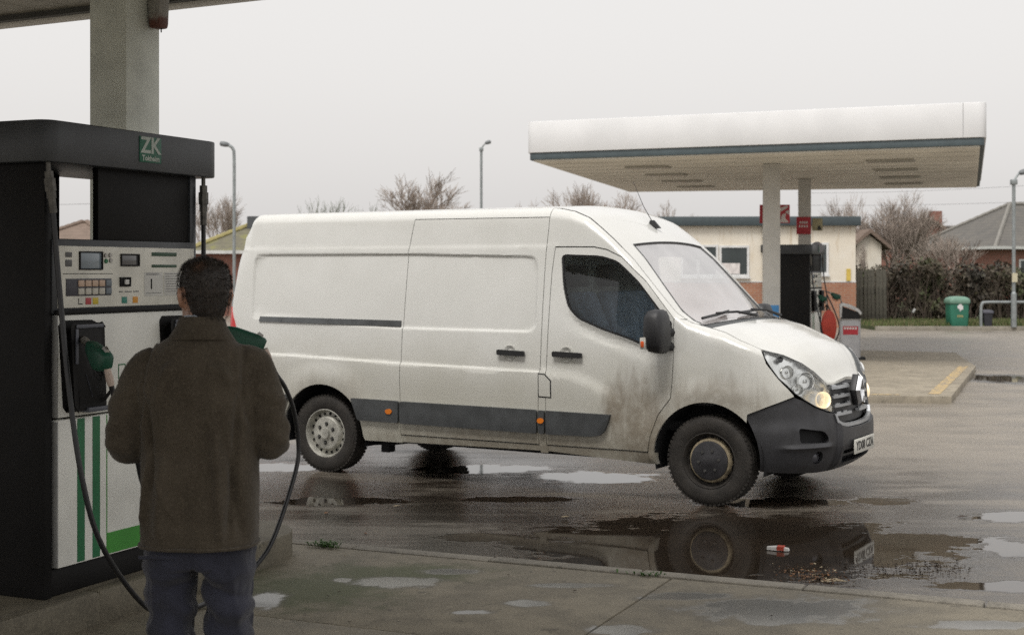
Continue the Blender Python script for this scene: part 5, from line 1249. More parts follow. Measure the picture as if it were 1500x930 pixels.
ob = gable_house('pale rendered outbuilding just beyond the corner of the kiosk', (pxy(1255, 52), 52, 0), R(0), 0.9, 5, 2.75, 3.1, M_REND, T_BRN)
# ================================================================ verge, hedge, street furniture beyond
VZ = 42.6
M_GRASSB = mat('rough_grass_base', (0.055, 0.075, 0.028), 0.95, var=0.4, vscale=2.5)
vg = MB().box(10.9, 60, VZ + 0.13, 80, -0.1, 0.11).build('grass_verge', M_GRASSB); tag(vg, kind='structure')
for k in range(14):
    o = MB().box(0, 0.91, 0, 0.125, -0.1, 0.125).build('kerb_stone', M_KERB, vg, bevel=0.012); o.location = (10.9 + 0.915 * k, VZ, 0)
def grass(name, x0, x1, y0, y1, z, n, h0, h1, cols):
    mb = MB(); r_ = random.Random(3)
    for i in range(n):
        x = r_.uniform(x0, x1); y = y0 + (y1 - y0) * r_.random() ** 1.4; a = r_.uniform(0, 6.28); h_ = r_.uniform(h0, h1); w_ = 0.012 + 0.01 * r_.random()
        dx, dy = math.cos(a) * w_, math.sin(a) * w_; l = r_.uniform(-0.5, 0.5) * h_
        mb.add([(x - dx, y - dy, z), (x + dx, y + dy, z), (x + l * 0.8, y + l * 0.6, z + h_)], [(0, 1, 2)], r_.randrange(len(cols)))
    o = mb.build(name, cols, smooth=False, fix=False); tag(o, kind='stuff'); return o
GC = [mat('grass_%s' % n, c, 0.8) for n, c in (('mid', (0.07, 0.11, 0.03)), ('olive', (0.10, 0.115, 0.035)), ('straw', (0.16, 0.14, 0.07)))]
grass('grass', 10.9, 21, VZ + 0.13, VZ + 5.0, 0.11, 16000, 0.05, 0.16, GC)
# hedge of brambles and ivy, brown and olive in clumps
def foliage_mat(name, cols, scale=1.6):
    t = NT(name); g = t.new('ShaderNodeNewGeometry')
    n_ = t.noise(scale, 4, 0.6, g.outputs['Position']); n2 = t.noise(scale * 7, 3, 0.6, g.outputs['Position'])
    c = t.mix(t.ramp(n_, 0.38, 0.50), cols[0], cols[1]); c = t.mix(t.ramp(n_, 0.55, 0.66), c, cols[2]); c = t.mix(t.ramp(n2, 0.55, 0.72, 0, 0.6), c, cols[3])
    t.link(c, t.b.inputs['Base Color']); t.b.inputs['Roughness'].default_value = 0.7
    return t.m
M_HEDGE = foliage_mat('bramble_leaves', [(0.035, 0.030, 0.022), (0.070, 0.055, 0.036), (0.062, 0.078, 0.028), (0.12, 0.115, 0.045)], 0.8)
M_TWIG = mat('hedge_twigs', (0.085, 0.065, 0.05), 0.9)
def leaf_cloud(mb, c, r, n, size, rr, mi=0):
    for i in range(n):
        d = Vector((rr.gauss(0, 1), rr.gauss(0, 1), rr.gauss(0, 1))); d.normalize(); k = rr.random() ** 0.45
        p = Vector(c) + Vector((d.x * r[0], d.y * r[1], d.z * r[2])) * k
        a = Vector((rr.gauss(0, 1), rr.gauss(0, 1), rr.gauss(0, 1))).normalized(); b = a.cross(d).normalized() if abs(a.dot(d)) < 0.99 else Vector((1, 0, 0))
        s_ = size * rr.uniform(0.6, 1.4)
        mb.add([p - a * s_, p + b * s_ * 0.55, p + a * s_, p - b * s_ * 0.55], [(0, 1, 2, 3)], mi)
rr = random.Random(11)
hm = MB()
x = 11.4
while x < 22:
    top = 1.85 + 0.55 * mnoise.noise(Vector((x * 0.7, 0, 0))) + (0.3 if 13.2 < x < 15.2 else 0)
    for k in range(4):
        c = (x + rr.uniform(-0.3, 0.3), 47.6 + rr.uniform(0, 1.6), 0.25 + (top - 0.4) * (k + 0.5) / 4)
        leaf_cloud(hm, c, (0.55, 0.5, 0.42), 300, 0.075, rr)
    for j in range(26):
        b0 = Vector((x + rr.uniform(-0.3, 0.3), 47.2 + rr.uniform(0, 1.4), 0.1)); d = Vector((rr.uniform(-0.5, 0.5), rr.uniform(-0.5, 0.2), 1)).normalized()
        L = rr.uniform(0.8, top + 0.3); hm.tube([b0, b0 + d * L * 0.5, b0 + d * L + Vector((rr.uniform(-0.3, 0.3), -0.1, -0.1))], [0.012, 0.009, 0.004], 3, 1, caps=False)
    x += 0.42
hd_ = hm.build('hedge', [M_HEDGE, M_TWIG], smooth=False, fix=False); tag(hd_, kind='stuff')
# boundary wall and low hedge behind the left half of the site
bw = thing('boundary_wall', 'long low brick boundary wall running behind the van towards the mossy roofed house', 'wall', (-46, 61.5, 0), R(-3))
MB().box(0, 50, 0, 0.24, 0, 1.25).build('brickwork', M_BRK2, bw)
CP = MB().box(0.006, 0.994, -0.04, 0.28, 1.253, 1.33).mesh('coping_stone', bevel=0.01)
for k in range(50):
    o = link_mesh('coping_stone', CP, M_KERB, bw); o.location = (k, 0, 0)
hm2 = MB(); x = -46.0
while x < 4:
    leaf_cloud(hm2, (x, 63.6 - (x + 46) * 0.052, 1.0), (0.9, 0.6, 0.9 + 0.35 * mnoise.noise(Vector((x * 0.4, 5, 0)))), 110, 0.13, rr); x += 0.9
tag(hm2.build('hedge', [M_HEDGE], smooth=False, fix=False), kind='stuff')
# slatted fence by the kiosk corner
fe = thing('wooden_fence', 'weathered upright slat fence between the kiosk corner and the brown hedge', 'fence', (11.15, 46.4, 0.1), R(4))
SL = MB().box(-0.055, 0.055, -0.012, 0.012, 0, 1.72).mesh('slat', bevel=0.004)
M_FEN = mat('weathered_fence', (0.078, 0.072, 0.056), 0.85, var=0.35, vscale=7)
for k in range(9):
    o = link_mesh('slat', SL, M_FEN, fe); o.location = (0.13 * k, rnd.uniform(-0.004, 0.004), rnd.uniform(-0.05, 0.03)); o.rotation_euler = (0, rnd.uniform(-0.012, 0.012), 0)
for z in (0.4, 1.4): MB().box(-0.06, 1.12, 0.014, 0.06, z - 0.04, z + 0.04).build('rail', M_FEN, fe)
# green bin
M_BGREEN = mat('bin_green_plastic', (0.020, 0.135, 0.085), 0.5, var=0.12)
gb = thing('green_bin', 'green public litter bin with a pale domed top and white emblem on the grass verge', 'litter bin', (pxy(1402, 42.95), 42.95, 0.10), R(3))
def rring(w, d, z, r=0.35, n=5): return [(x, y, z) for x, y in roundc([(-w, -d), (w, -d), (w, d), (-w, d)], r * w, n)]
mb = MB(); mb.loft([rring(0.235, 0.235, 0.0), rring(0.27, 0.25, 0.04), rring(0.285, 0.255, 0.30), rring(0.295, 0.26, 0.68), rring(0.29, 0.26, 0.70)]); mb.build('body', M_BGREEN, gb, angle=50)
mb = MB(); mb.loft([rring(0.32, 0.28, 0.70), rring(0.335, 0.29, 0.73), rring(0.325, 0.285, 0.81), rring(0.28, 0.25, 0.875), rring(0.18, 0.16, 0.91), rring(0.05, 0.05, 0.92)]); mb.build('hood', mat('hood_pale_green', (0.13, 0.24, 0.18), 0.5), gb, angle=50)
emb = []
MF = Matrix(((1, 0, 0, 0), (0, 0, -1, 0), (0, 1, 0, 0), (0, 0, 0, 1)))
mb = MB()
for k_, (x, z, r_) in enumerate(((-0.035, 0.60, 0.055), (0.035, 0.60, 0.055), (0.0, 0.645, 0.05), (0.045, 0.56, 0.045))):
    mb.lathe([(0.001, 0.004), (r_, 0.004), (r_, -0.002)], 14, 0, Matrix.Translation((x, -0.262 - 0.0007 * k_, z)) @ Matrix.Rotation(R(90), 4, 'X'))
mb.prism([(-0.03, 0.56), (0.03, 0.56), (0.012, 0.47), (-0.004, 0.46)], 0.262, 0.268, 0, MF)
mb.build('emblem', mat('emblem_white', (0.62, 0.60, 0.60), 0.5), gb, smooth=False)
for j in range(4): MB().box(-0.09 + 0.048 * j, -0.06 + 0.048 * j, -0.266, -0.258, 0.29, 0.36).build('letter_mark', mat('faded_gold', (0.30, 0.27, 0.12), 0.5), gb)
kb = thing('black_bin', 'small black lidded bin tucked under the end of the grey guard rail', 'bin', (pxy(1446, 42.85), 42.85, 0.10), R(-5))
mb = MB(); mb.loft([rring(0.115, 0.13, 0.0), rring(0.14, 0.15, 0.40)]); mb.build('body', mat('black_bin_plastic', (0.02, 0.02, 0.026), 0.5), kb, angle=50)
mb = MB(); mb.loft([rring(0.165, 0.17, 0.405), rring(0.17, 0.175, 0.44), rring(0.15, 0.15, 0.49), rring(0.08, 0.1, 0.515)]); mb.build('lid', mat('grey_bin_lid', (0.055, 0.055, 0.07), 0.5), kb, angle=50)
M_GALV = mat('galvanised_steel', (0.27, 0.29, 0.29), 0.5, 0.5, var=0.15)
gr_ = thing('guard_rail', 'low grey tubular guard rail that starts beside the small black bin', 'guard rail', (pxy(1437, 42.7), 42.7, 0.1))
MB().tube(catmull([(0, 0, -0.05), (0, 0, 0.5), (0.03, 0, 0.68), (0.16, 0, 0.74), (1.0, 0, 0.745), (3.2, 0, 0.745), (3.36, 0, 0.69), (3.4, 0, 0.5), (3.4, 0, -0.05)], 6), 0.045, 10).build('tube', M_GALV, gr_)
def lamp_post(label, px, Z, ybase_z, top, head, kind):
    L = thing('street_lamp', label, 'street lamp', (pxy(px, Z), Z, ybase_z), 0, 'street lamps around the forecourt')
    h_ = top - ybase_z
    mb = MB(); mb.tube([(0, 0, 0), (0, 0, 1.0)], 0.085, 12); mb.tube([(0, 0, 0.98), (0, 0, 1.06)], [0.085, 0.055], 12); mb.build('base', M_GALV, L)
    sx = head
    if kind == 'bend': pth = [(0, 0, 1.0), (0, 0, h_ * 0.6), (0, 0, h_ - 0.45), (sx * 0.06, 0, h_ - 0.12), (sx * 0.25, 0, h_ + 0.0)]
    else: pth = [(0, 0, 1.0), (0, 0, h_ * 0.5), (0, 0, h_ - 0.25)]
    MB().tube(catmull(pth, 5), 0.052 if Z < 50 else 0.06, 10).build('pole', M_GALV, L)
    if kind == 'bend': hp = [(sx * 0.2, 0, h_ + 0.0), (sx * 0.62, 0, h_ + 0.05)]
    else:
        MB().tube([(-0.02, 0, h_ - 0.27), (sx * 0.18, 0, h_ - 0.08), (sx * 0.3, 0, h_)], 0.03, 8).build('arm', M_GALV, L)
        MB().box(-0.09, 0.09, -0.09, 0.09, h_ - 0.36, h_ - 0.2).build('cap', M_GALV, L, bevel=0.02)
        hp = [(sx * 0.25, 0, h_ - 0.02), (sx * 0.65, 0, h_ + 0.06)]
    a, b = Vector(hp[0]), Vector(hp[1]); m_ = (a + b) / 2
    mb = MB(); mb.tube([a, a + (b - a) * 0.2, m_, b - (b - a) * 0.1, b], [0.04, 0.075, 0.09, 0.08, 0.03], 10); mb.build('lantern', mat('lantern_grey', (0.14, 0.15, 0.155), 0.5), L)
lamp_post('tall galvanised street lamp beside the guard rail on the grass verge', 1485, 42.6, 0.10, 4.72, 0.62, 'arm')
lamp_post('bent street lamp between the near pump and the rear of the white van', 343, 46, 0, 5.85, -0.75, 'bend')
lamp_post('distant thin street lamp standing up behind the middle of the van roof', 705, 62, 0, 7.35, 0.65, 'arm')
# yellow and white band on the near lamp
sl_ = MB().box(-0.08, 0.08, -0.095, -0.08, 1.35, 1.62).build('lamp_label', mat('label_cream', (0.5, 0.46, 0.33), 0.6), None)
for o in COL.objects:
    if o.get('label', '').startswith('tall galvanised'): sl_.parent = o
def cable(name, label, a, b, sag, r=0.006):
    t_ = thing(name, label, 'cable', group='overhead cables'); A, B = Vector(a), Vector(b)
    MB().tube([A + (B - A) * (k / 16) - Vector((0, 0, sag * 4 * (k / 16) * (1 - k / 16))) for k in range(17)], r, 5).build('wire', M_BLACK, t_)
cable('overhead_cable', 'thin overhead cable crossing the sky above the hipped roof', (14, 70, 5.6), (34, 60, 6.6), 0.4)
cable('overhead_cable', 'lower overhead cable crossing the sky above the hipped roof', (14, 70, 5.0), (34, 60, 5.5), 0.3)
cable('overhead_cable', 'thin overhead cable seen through the gap in the near pump', (-30, 60, 4.9), (-14.3, 57.5, 4.6), 0.25)
# ================================================================ bare trees
M_BARK = mat('bare_bark', (0.17, 0.145, 0.125), 0.9, var=0.3)
M_TWIG2 = mat('fine_twigs', (0.27, 0.225, 0.19), 0.9, var=0.3)
M_TWIG3 = mat('greenish_twigs', (0.12, 0.135, 0.09), 0.9, var=0.3)
def bare_tree(label, loc, height, spread, seed, up=0.45, n0=4, depth=6, twig=M_TWIG2, r0=0.12, group='bare trees beyond the forecourt', fine=1.0, trunk=0.25):
    T = thing('bare_tree', label, 'tree', loc, 0, group); r_ = random.Random(seed)
    tk = MB(); cr = MB(); segs = [0]
    def grow(p, d, L, r, lv):
        if segs[0] > 9000: return
        segs[0] += 1
        mid = p + d * L * 0.5 + Vector((r_.gauss(0, 1), r_.gauss(0, 1), r_.gauss(0, 0.6))) * L * 0.06
        q = p + d * L
        mb = tk if lv == 0 else cr
        mb.tube([p, mid, q], [r, r * 0.85, r * 0.68], 6 if lv < 2 else 3, caps=False)
        if lv >= depth: return
        n = n0 if lv == 0 else r_.choice((2, 2, 3, 3))
        for k in range(n):
            ax = Vector((r_.gauss(0, 1), r_.gauss(0, 1), r_.gauss(0, 1))); ax = (ax - d * ax.dot(d)).normalized()
            ang = r_.uniform(0.25, 0.75) * (1.25 if lv == 0 else 1)
            nd = (d * math.cos(ang) + ax * math.sin(ang) + Vector((0, 0, up * 0.35))).normalized()
            st = p + (q - p) * (r_.uniform(0.6, 1.0) if lv else r_.uniform(0.75, 1.0))
            grow(st, nd, L * r_.uniform(0.62, 0.86), max(r * 0.62, 0.0045 * fine), lv + 1)
        if lv > 0: grow(q, (d + Vector((r_.gauss(0, .2), r_.gauss(0, .2), up * 0.2))).normalized(), L * 0.8, max(r * 0.66, 0.0045 * fine), lv + 1)
    grow(Vector((0, 0, 0)), Vector((r_.uniform(-.05, .05), r_.uniform(-.05, .05), 1)).normalized(), 1.0, 0.05, 0)
    zs = max(v.z for v in cr.v); xs_ = sorted(abs(v.x) for v in cr.v)[int(len(cr.v) * 0.93)]; ys_ = sorted(abs(v.y) for v in cr.v)[int(len(cr.v) * 0.93)]
    for mb in (tk, cr):
        mb.v = [Vector((v.x * spread / xs_, v.y * spread / ys_, v.z * height / zs)) for v in mb.v]
    # give the limbs their thickness back after scaling
    tk.build('trunk', M_BARK, T, fix=False); cr.build('crown', twig, T, fix=False, smooth=False)
    return T
def pz(y, Z): return CAM_H + (396 - y) / 2083.33 * Z
bare_tree('bare upright tree rising from the hedge beyond the kiosk corner', (pxy(1300, 52), 52, 0), pz(268, 52), 1.8, 5, up=1.0, depth=6, fine=0.77)
bare_tree('dense twiggy tree beside the upright one beyond the kiosk', (pxy(1355, 54), 54, 0), pz(292, 54), 1.9, 15, up=0.6, depth=6, fine=0.88)
bare_tree('bare pale brown tree showing above the roof of the van', (pxy(595, 84), 84, 0), pz(248, 84), 2.6, 21, up=0.5, depth=6, fine=1.21)
bare_tree('lower spreading bare tree above the van roof beside the pale brown one', (pxy(632, 80), 80, 0), pz(285, 80), 1.6, 22, up=0.4, depth=6, fine=1.10)
bare_tree('greenish twiggy tree showing above the rear end of the van roof', (pxy(482, 74), 74, 0), pz(284, 74), 1.4, 31, up=0.8, depth=5, twig=M_TWIG3, fine=1.21)
bare_tree('smaller greenish twiggy tree beside the other greenish one above the van roof', (pxy(530, 74), 74, 0), pz(292, 74), 1.0, 32, up=0.8, depth=5, twig=M_TWIG3, fine=1.21)
bare_tree('faint wide bare tree beneath the far corner of the white canopy', (pxy(880, 105), 105, 0), pz(262, 105), 3.0, 41, up=0.5, depth=6, fine=1.32)
bare_tree('dense bare shrub tree standing up behind the kiosk roof', (pxy(1005, 66), 66, 0), pz(290, 66), 1.5, 51, up=0.35, depth=6, fine=1.43)
bare_tree('bare tree beside the near pump and the bent street lamp', (pxy(318, 62), 62, 0), pz(278, 62), 1.7, 61, up=0.5, depth=6, fine=0.99)
bare_tree('very faint far tree behind the thin distant lamp', (pxy(755, 135), 135, 0), pz(288, 135), 2.8, 71, up=0.5, depth=5, fine=1.65)
bare_tree('low spreading bare tree between the kiosk corner and the dense twiggy one', (pxy(1285, 55), 55, 0), pz(300, 55), 1.9, 17, up=0.7, depth=6, fine=0.9)
bare_tree('small bare tree in front of the hipped roof', (pxy(1405, 51), 51, 0), pz(338, 51), 1.3, 81, up=0.5, depth=5, fine=0.88)
bare_tree('pale leafless climber against the rendered outbuilding', (pxy(1268, 50.5), 50.5, 0), pz(345, 50.5), 0.5, 91, up=0.9, depth=5, fine=0.77)
# ================================================================ the man, seen from behind
MAN = thing('person', 'man seen from behind in a brown grey wool jacket and dark blue trousers', 'person', (-1.006, 4.58, FZ), 0)
def ell(cx_, cy_, z, a, b, n=28, p=2.3, tilt=0.0):
    out = []
    for k in range(n):
        th = 2 * math.pi * k / n; c, s = math.cos(th), math.sin(th)
        x = a * math.copysign(abs(c) ** (2 / p), c); y = b * math.copysign(abs(s) ** (2 / p), s)
        out.append((cx_ + x, cy_ + y, z + tilt * y))
    return out
def remeshed(name, mb, m, voxel, parent, smooth=4, post=None, fac=0.5):
    o = mb.build(name, m, parent, fix=True)
    r_ = o.modifiers.new('r', 'REMESH'); r_.mode = 'VOXEL'; r_.voxel_size = voxel; r_.use_smooth_shade = True
    if smooth:
        s_ = o.modifiers.new('s', 'SMOOTH'); s_.factor = fac; s_.iterations = smooth
    baked(o)
    if post:
        me = o.data; nv = [v.normal.copy() for v in me.vertices]
        for v, n_ in zip(me.vertices, nv):
            v.co = post(v.co.copy(), n_)
    o.data.shade_smooth(); return o
# ---- body: one continuous skin (mostly under the clothes)
bd = MB()
HX, HY = 0.008, 0.030            # head centre over the neck
TURN = R(30)                      # head turned a little to his left
HM = Matrix.Translation((HX, HY, 1.596)) @ Matrix.Rotation(TURN, 4, 'Z')
skull = []
for (z, a, b, cy) in ((-0.115, 0.030, 0.035, 0.060), (-0.105, 0.048, 0.060, 0.045), (-0.085, 0.060, 0.082, 0.022), (-0.05, 0.068, 0.094, 0.010), (-0.01, 0.073, 0.098, 0.004), (0.03, 0.0755, 0.099, -0.002), (0.06, 0.073, 0.095, -0.006), (0.085, 0.062, 0.080, -0.008), (0.100, 0.045, 0.058, -0.008), (0.108, 0.02, 0.026, -0.008)):
    skull.append([HM @ Vector(p) for p in ell(0, cy, z, a * 0.93, b * 0.95, 28, 2.15)])
bd.loft(skull)
# nose, brow, lips, chin, ears
bd.loft([[HM @ Vector((x, y, z)) for x, y, z in ((-0.010, 0.092, 0.015), (0.010, 0.092, 0.015), (0.006, 0.104, 0.015), (-0.006, 0.104, 0.015))], [HM @ Vector((x, y, z)) for x, y, z in ((-0.017, 0.095, -0.035), (0.017, 0.095, -0.035), (0.010, 0.128, -0.033), (-0.010, 0.128, -0.033))]])
bd.tube([HM @ Vector(p) for p in ((-0.05, 0.075, 0.028), (-0.025, 0.098, 0.033), (0.025, 0.098, 0.033), (0.05, 0.075, 0.028))], 0.010, 8)
bd.tube([HM @ Vector(p) for p in ((-0.024, 0.092, -0.066), (0, 0.103, -0.064), (0.024, 0.092, -0.066))], 0.0075, 8)
for sg in (-1, 1):
    bd.tube([HM @ Vector((sg * x * 0.95, y, z)) for x, y, z in ((0.073, 0.000, 0.020), (0.087, -0.010, 0.022), (0.090, -0.018, 0.004), (0.085, -0.010, -0.022), (0.074, 0.004, -0.034))], [0.009, 0.010, 0.010, 0.009, 0.008], 8)
    bd.tube([HM @ Vector((sg * 0.072, 0.0, 0.0)), HM @ Vector((sg * 0.083, -0.006, 0.0))], 0.016, 8)
bd.loft([ell(0, 0.005, 1.38, 0.085, 0.075), ell(0.003, 0.010, 1.44, 0.063, 0.065), ell(0.006, 0.018, 1.50, 0.057, 0.060), ell(0.008, 0.028, 1.56, 0.056, 0.062)])
bd.loft([ell(0, 0.0, 0.80, 0.14, 0.095), ell(0, 0.0, 0.95, 0.135, 0.09), ell(0, 0.005, 1.1, 0.135, 0.095), ell(0, 0.0, 1.25, 0.155, 0.105), ell(0, 0.0, 1.36, 0.17, 0.09), ell(0, 0.0, 1.42, 0.11, 0.07)])
LEG = {}
for sg in (-1, 1):
    xh = sg * 0.092
    path = [(xh, 0.0, 0.86), (xh * 1.02, 0.01, 0.68), (xh * 1.08, 0.015, 0.48), (xh * 1.12, -0.005, 0.33), (xh * 1.16, -0.015, 0.10), (xh * 1.18, -0.01, 0.06)]
    bd.tube(path, [0.066, 0.060, 0.046, 0.044, 0.032, 0.034], 14)
    bd.loft([[(xh * 1.18 + x * 0.9, -0.05 + 0.0, z) for x, z in ((-0.035, 0.02), (0.035, 0.02), (0.03, 0.08), (-0.03, 0.08))], [(xh * 1.3 + x, 0.11, z) for x, z in ((-0.045, 0.02), (0.045, 0.02), (0.035, 0.05), (-0.035, 0.05))], [(xh * 1.38 + x * 0.7, 0.18, z) for x, z in ((-0.04, 0.02), (0.04, 0.02), (0.03, 0.035), (-0.03, 0.035))]])
# arms: hanging to bent elbows, forearms carried forward and inwards
SH = {-1: Vector((-0.180, 0.0, 1.375)), 1: Vector((0.180, 0.0, 1.385))}
EL = {-1: Vector((-0.238, -0.015, 1.140)), 1: Vector((0.236, -0.01, 1.150))}
WR = {-1: Vector((-0.150, 0.215, 1.10)), 1: Vector((0.150, 0.205, 1.13))}
for sg in (-1, 1):
    bd.tube([SH[sg], (SH[sg] + EL[sg]) / 2, EL[sg], EL[sg] * 0.45 + WR[sg] * 0.55, WR[sg]], [0.05, 0.045, 0.04, 0.038, 0.027], 12)
    # hand: palm and five bent fingers, loosely closed in front of the belt
    w_ = WR[sg]; f = Vector((-sg * 0.55, 0.80, 0.05)).normalized(); up = Vector((0, 0, 1)); s_ = f.cross(up).normalized()
    pc = w_ + f * 0.05
    bd.loft([[w_ + up * z + s_ * x for x, z in ((-0.014, -0.026), (0.014, -0.026), (0.014, 0.026), (-0.014, 0.026))], [w_ + f * 0.045 + up * z + s_ * x for x, z in ((-0.015, -0.04), (0.015, -0.04), (0.015, 0.038), (-0.015, 0.038))], [w_ + f * 0.092 + up * z + s_ * x for x, z in ((-0.012, -0.038), (0.012, -0.038), (0.012, 0.038), (-0.012, 0.038))]])
    inn_ = s_ * (sg if s_.x * sg < 0 else -sg)
    inn_ = Vector((-sg * 0.80, -0.55, 0)).normalized()
    for k, L in enumerate((0.078, 0.086, 0.080, 0.062)):
        b0 = w_ + f * 0.088 + up * (0.030 - 0.020 * k)
        p1 = b0 + (f * 0.85 + inn_ * 0.5).normalized() * L * 0.45; p2 = p1 + (f * 0.15 + inn_).normalized() * L * 0.33; p3 = p2 + (-f * 0.5 + inn_ * 0.8).normalized() * L * 0.25
        bd.tube([b0, p1, p2, p3], [0.0095, 0.0092, 0.0085, 0.007], 8)
    t0_ = w_ + f * 0.03 + up * 0.03; t1_ = t0_ + (f * 0.6 + up * 0.35 + inn_ * 0.6).normalized() * 0.042; t2_ = t1_ + (f * 0.7 + inn_ * 0.6).normalized() * 0.032
    bd.tube([t0_, t1_, t2_], [0.013, 0.011, 0.008], 8)
M_SKIN = mat('skin', (0.36, 0.20, 0.135), 0.5, var=0.12, vscale=20, bump=0.03, bscale=180)
body_ = remeshed('body', bd, M_SKIN, 0.0055, MAN, 3)
for sg in (-1, 1):
    c = HM @ Vector((sg * 0.031, 0.083, 0.012))
    MB().lathe([(0.001, -0.0115), (0.008, -0.008), (0.0115, 0), (0.008, 0.008), (0.001, 0.0115)], 14, 0, Matrix.Translation(c)).build('eye', mat('eye_white', (0.5, 0.48, 0.45), 0.2), MAN)
# ---- hair: a close cap with a ragged lower edge
hb = MB()
rows = []
nh = 96
def hairline(th):                 # lowest z (head axes) of the hair; th = 0 at his right ear, -90 deg at the nape
    f = math.sin(th)
    return lerp_table([(-1, -0.112), (-0.86, -0.108), (-0.70, -0.085), (-0.52, -0.050), (-0.38, -0.018), (-0.22, 0.006), (-0.02, 0.012), (0.06, -0.006), (0.20, 0.004), (0.34, 0.05), (0.5, 0.072), (1, 0.078)], f)
prof_t = fr(0, 1, 26)
def scalp(th, z):
    tb = [(r[0]) for r in ()]
    zs = (-0.115, -0.085, -0.05, -0.01, 0.03, 0.06, 0.085, 0.100, 0.112)
    A = (0.054, 0.0585, 0.069, 0.074, 0.0765, 0.074, 0.064, 0.047, 0.0); B = (0.066, 0.076, 0.094, 0.098, 0.099, 0.095, 0.081, 0.060, 0.0); CY = (0.0, 0.004, 0.006, 0.004, -0.002, -0.006, -0.008, -0.008, -0.008)
    a = lerp_table(list(zip(zs, A)), z); b = lerp_table(list(zip(zs, B)), z); cy = lerp_table(list(zip(zs, CY)), z)
    return a * 0.93 * math.cos(th), cy + b * 0.95 * math.sin(th)
for i in range(nh):
    th = 2 * math.pi * i / nh
    lo = hairline(th) + 0.006 * mnoise.noise(Vector((math.cos(th) * 9, math.sin(th) * 9, 1)))
    row = []
    for k in prof_t:
        z = lo + (0.112 - lo) * math.sin(k * math.pi / 2)
        x, y = scalp(th, z)
        t_ = 0.0015 + 0.0095 * min(1, (z - lo) / 0.075)
        n_ = Vector((x, y + 0.0, (z) * 0.9 if z > 0.03 else 0)); n_ = n_.normalized() if n_.length > 1e-5 else Vector((0, 0, 1))
        j = 0.0030 * mnoise.noise(Vector((x * 45, y * 45, z * 14))) + 0.003 * mnoise.noise(Vector((x * 150, y * 150, z * 40)))
        row.append(HM @ (Vector((x, y, z)) + n_ * (t_ + j)))
    rows.append(row)
rows.append(rows[0]); hb.grid(rows)
t = NT('dark_hair')
X_, Y_, Z_ = t.xyz()
hn = t.noise(1.0, 4, 0.7, stretch=(260, 260, 26)); hn2 = t.noise(30, 4, 0.6)
col = t.mix(t.ramp(hn, 0.35, 0.7), (0.010, 0.0075, 0.006), (0.030, 0.020, 0.014))
# hair thins at the crown: scalp shows between the strands
vx = t.math('DIVIDE', t.math('SUBTRACT', X_, HX + 0.002), 0.032); vy = t.math('DIVIDE', t.math('SUBTRACT', Y_, HY - 0.058), 0.045); vz = t.math('DIVIDE', t.math('SUBTRACT', Z_, 1.688), 0.028)
dd = t.math('SQRT', t.math('ADD', t.math('MULTIPLY', vx, vx), t.math('ADD', t.math('MULTIPLY', vy, vy), t.math('MULTIPLY', vz, vz))))
col = t.mix(t.math('MULTIPLY', t.ramp(dd, 1.15, 0.2), t.ramp(hn, 0.35, 0.65, 0.15, 0.75)), col, (0.17, 0.085, 0.05))
t.link(col, t.b.inputs['Base Color']); t.b.inputs['Roughness'].default_value = 0.55; t.bump(t.math('ADD', hn, hn2), 0.5, 0.004)
hair = hb.build('hair', t.m, MAN, angle=80)
# short strands that break the outline
hs = MB(); r_ = random.Random(5)
for i in range(5200):
    th = r_.uniform(0, 6.283); lo = hairline(th); z = lo + (0.112 - lo) * r_.random() ** 0.8
    x, y = scalp(th, z); n_ = Vector((x, y, z if z > 0.02 else -0.02)).normalized()
    p = HM @ (Vector((x, y, z)) + n_ * 0.013); dn = HM.to_3x3() @ (n_ * 0.7 + Vector((r_.uniform(-.4, .4), r_.uniform(-.4, .4), -0.9 + 0.95 * sstep(0.02, 0.10, z)))).normalized()
    q = p + dn * r_.uniform(0.006, 0.014); s_ = dn.cross(Vector((r_.gauss(0, 1), r_.gauss(0, 1), r_.gauss(0, 1)))).normalized() * 0.0009
    hs.add([p - s_, p + s_, q], [(0, 1, 2)])
hso = hs.build('hair_strands', mat('hair_strand', (0.016, 0.011, 0.008), 0.5), MAN, smooth=False, fix=False); hso['kind'] = 'stuff'
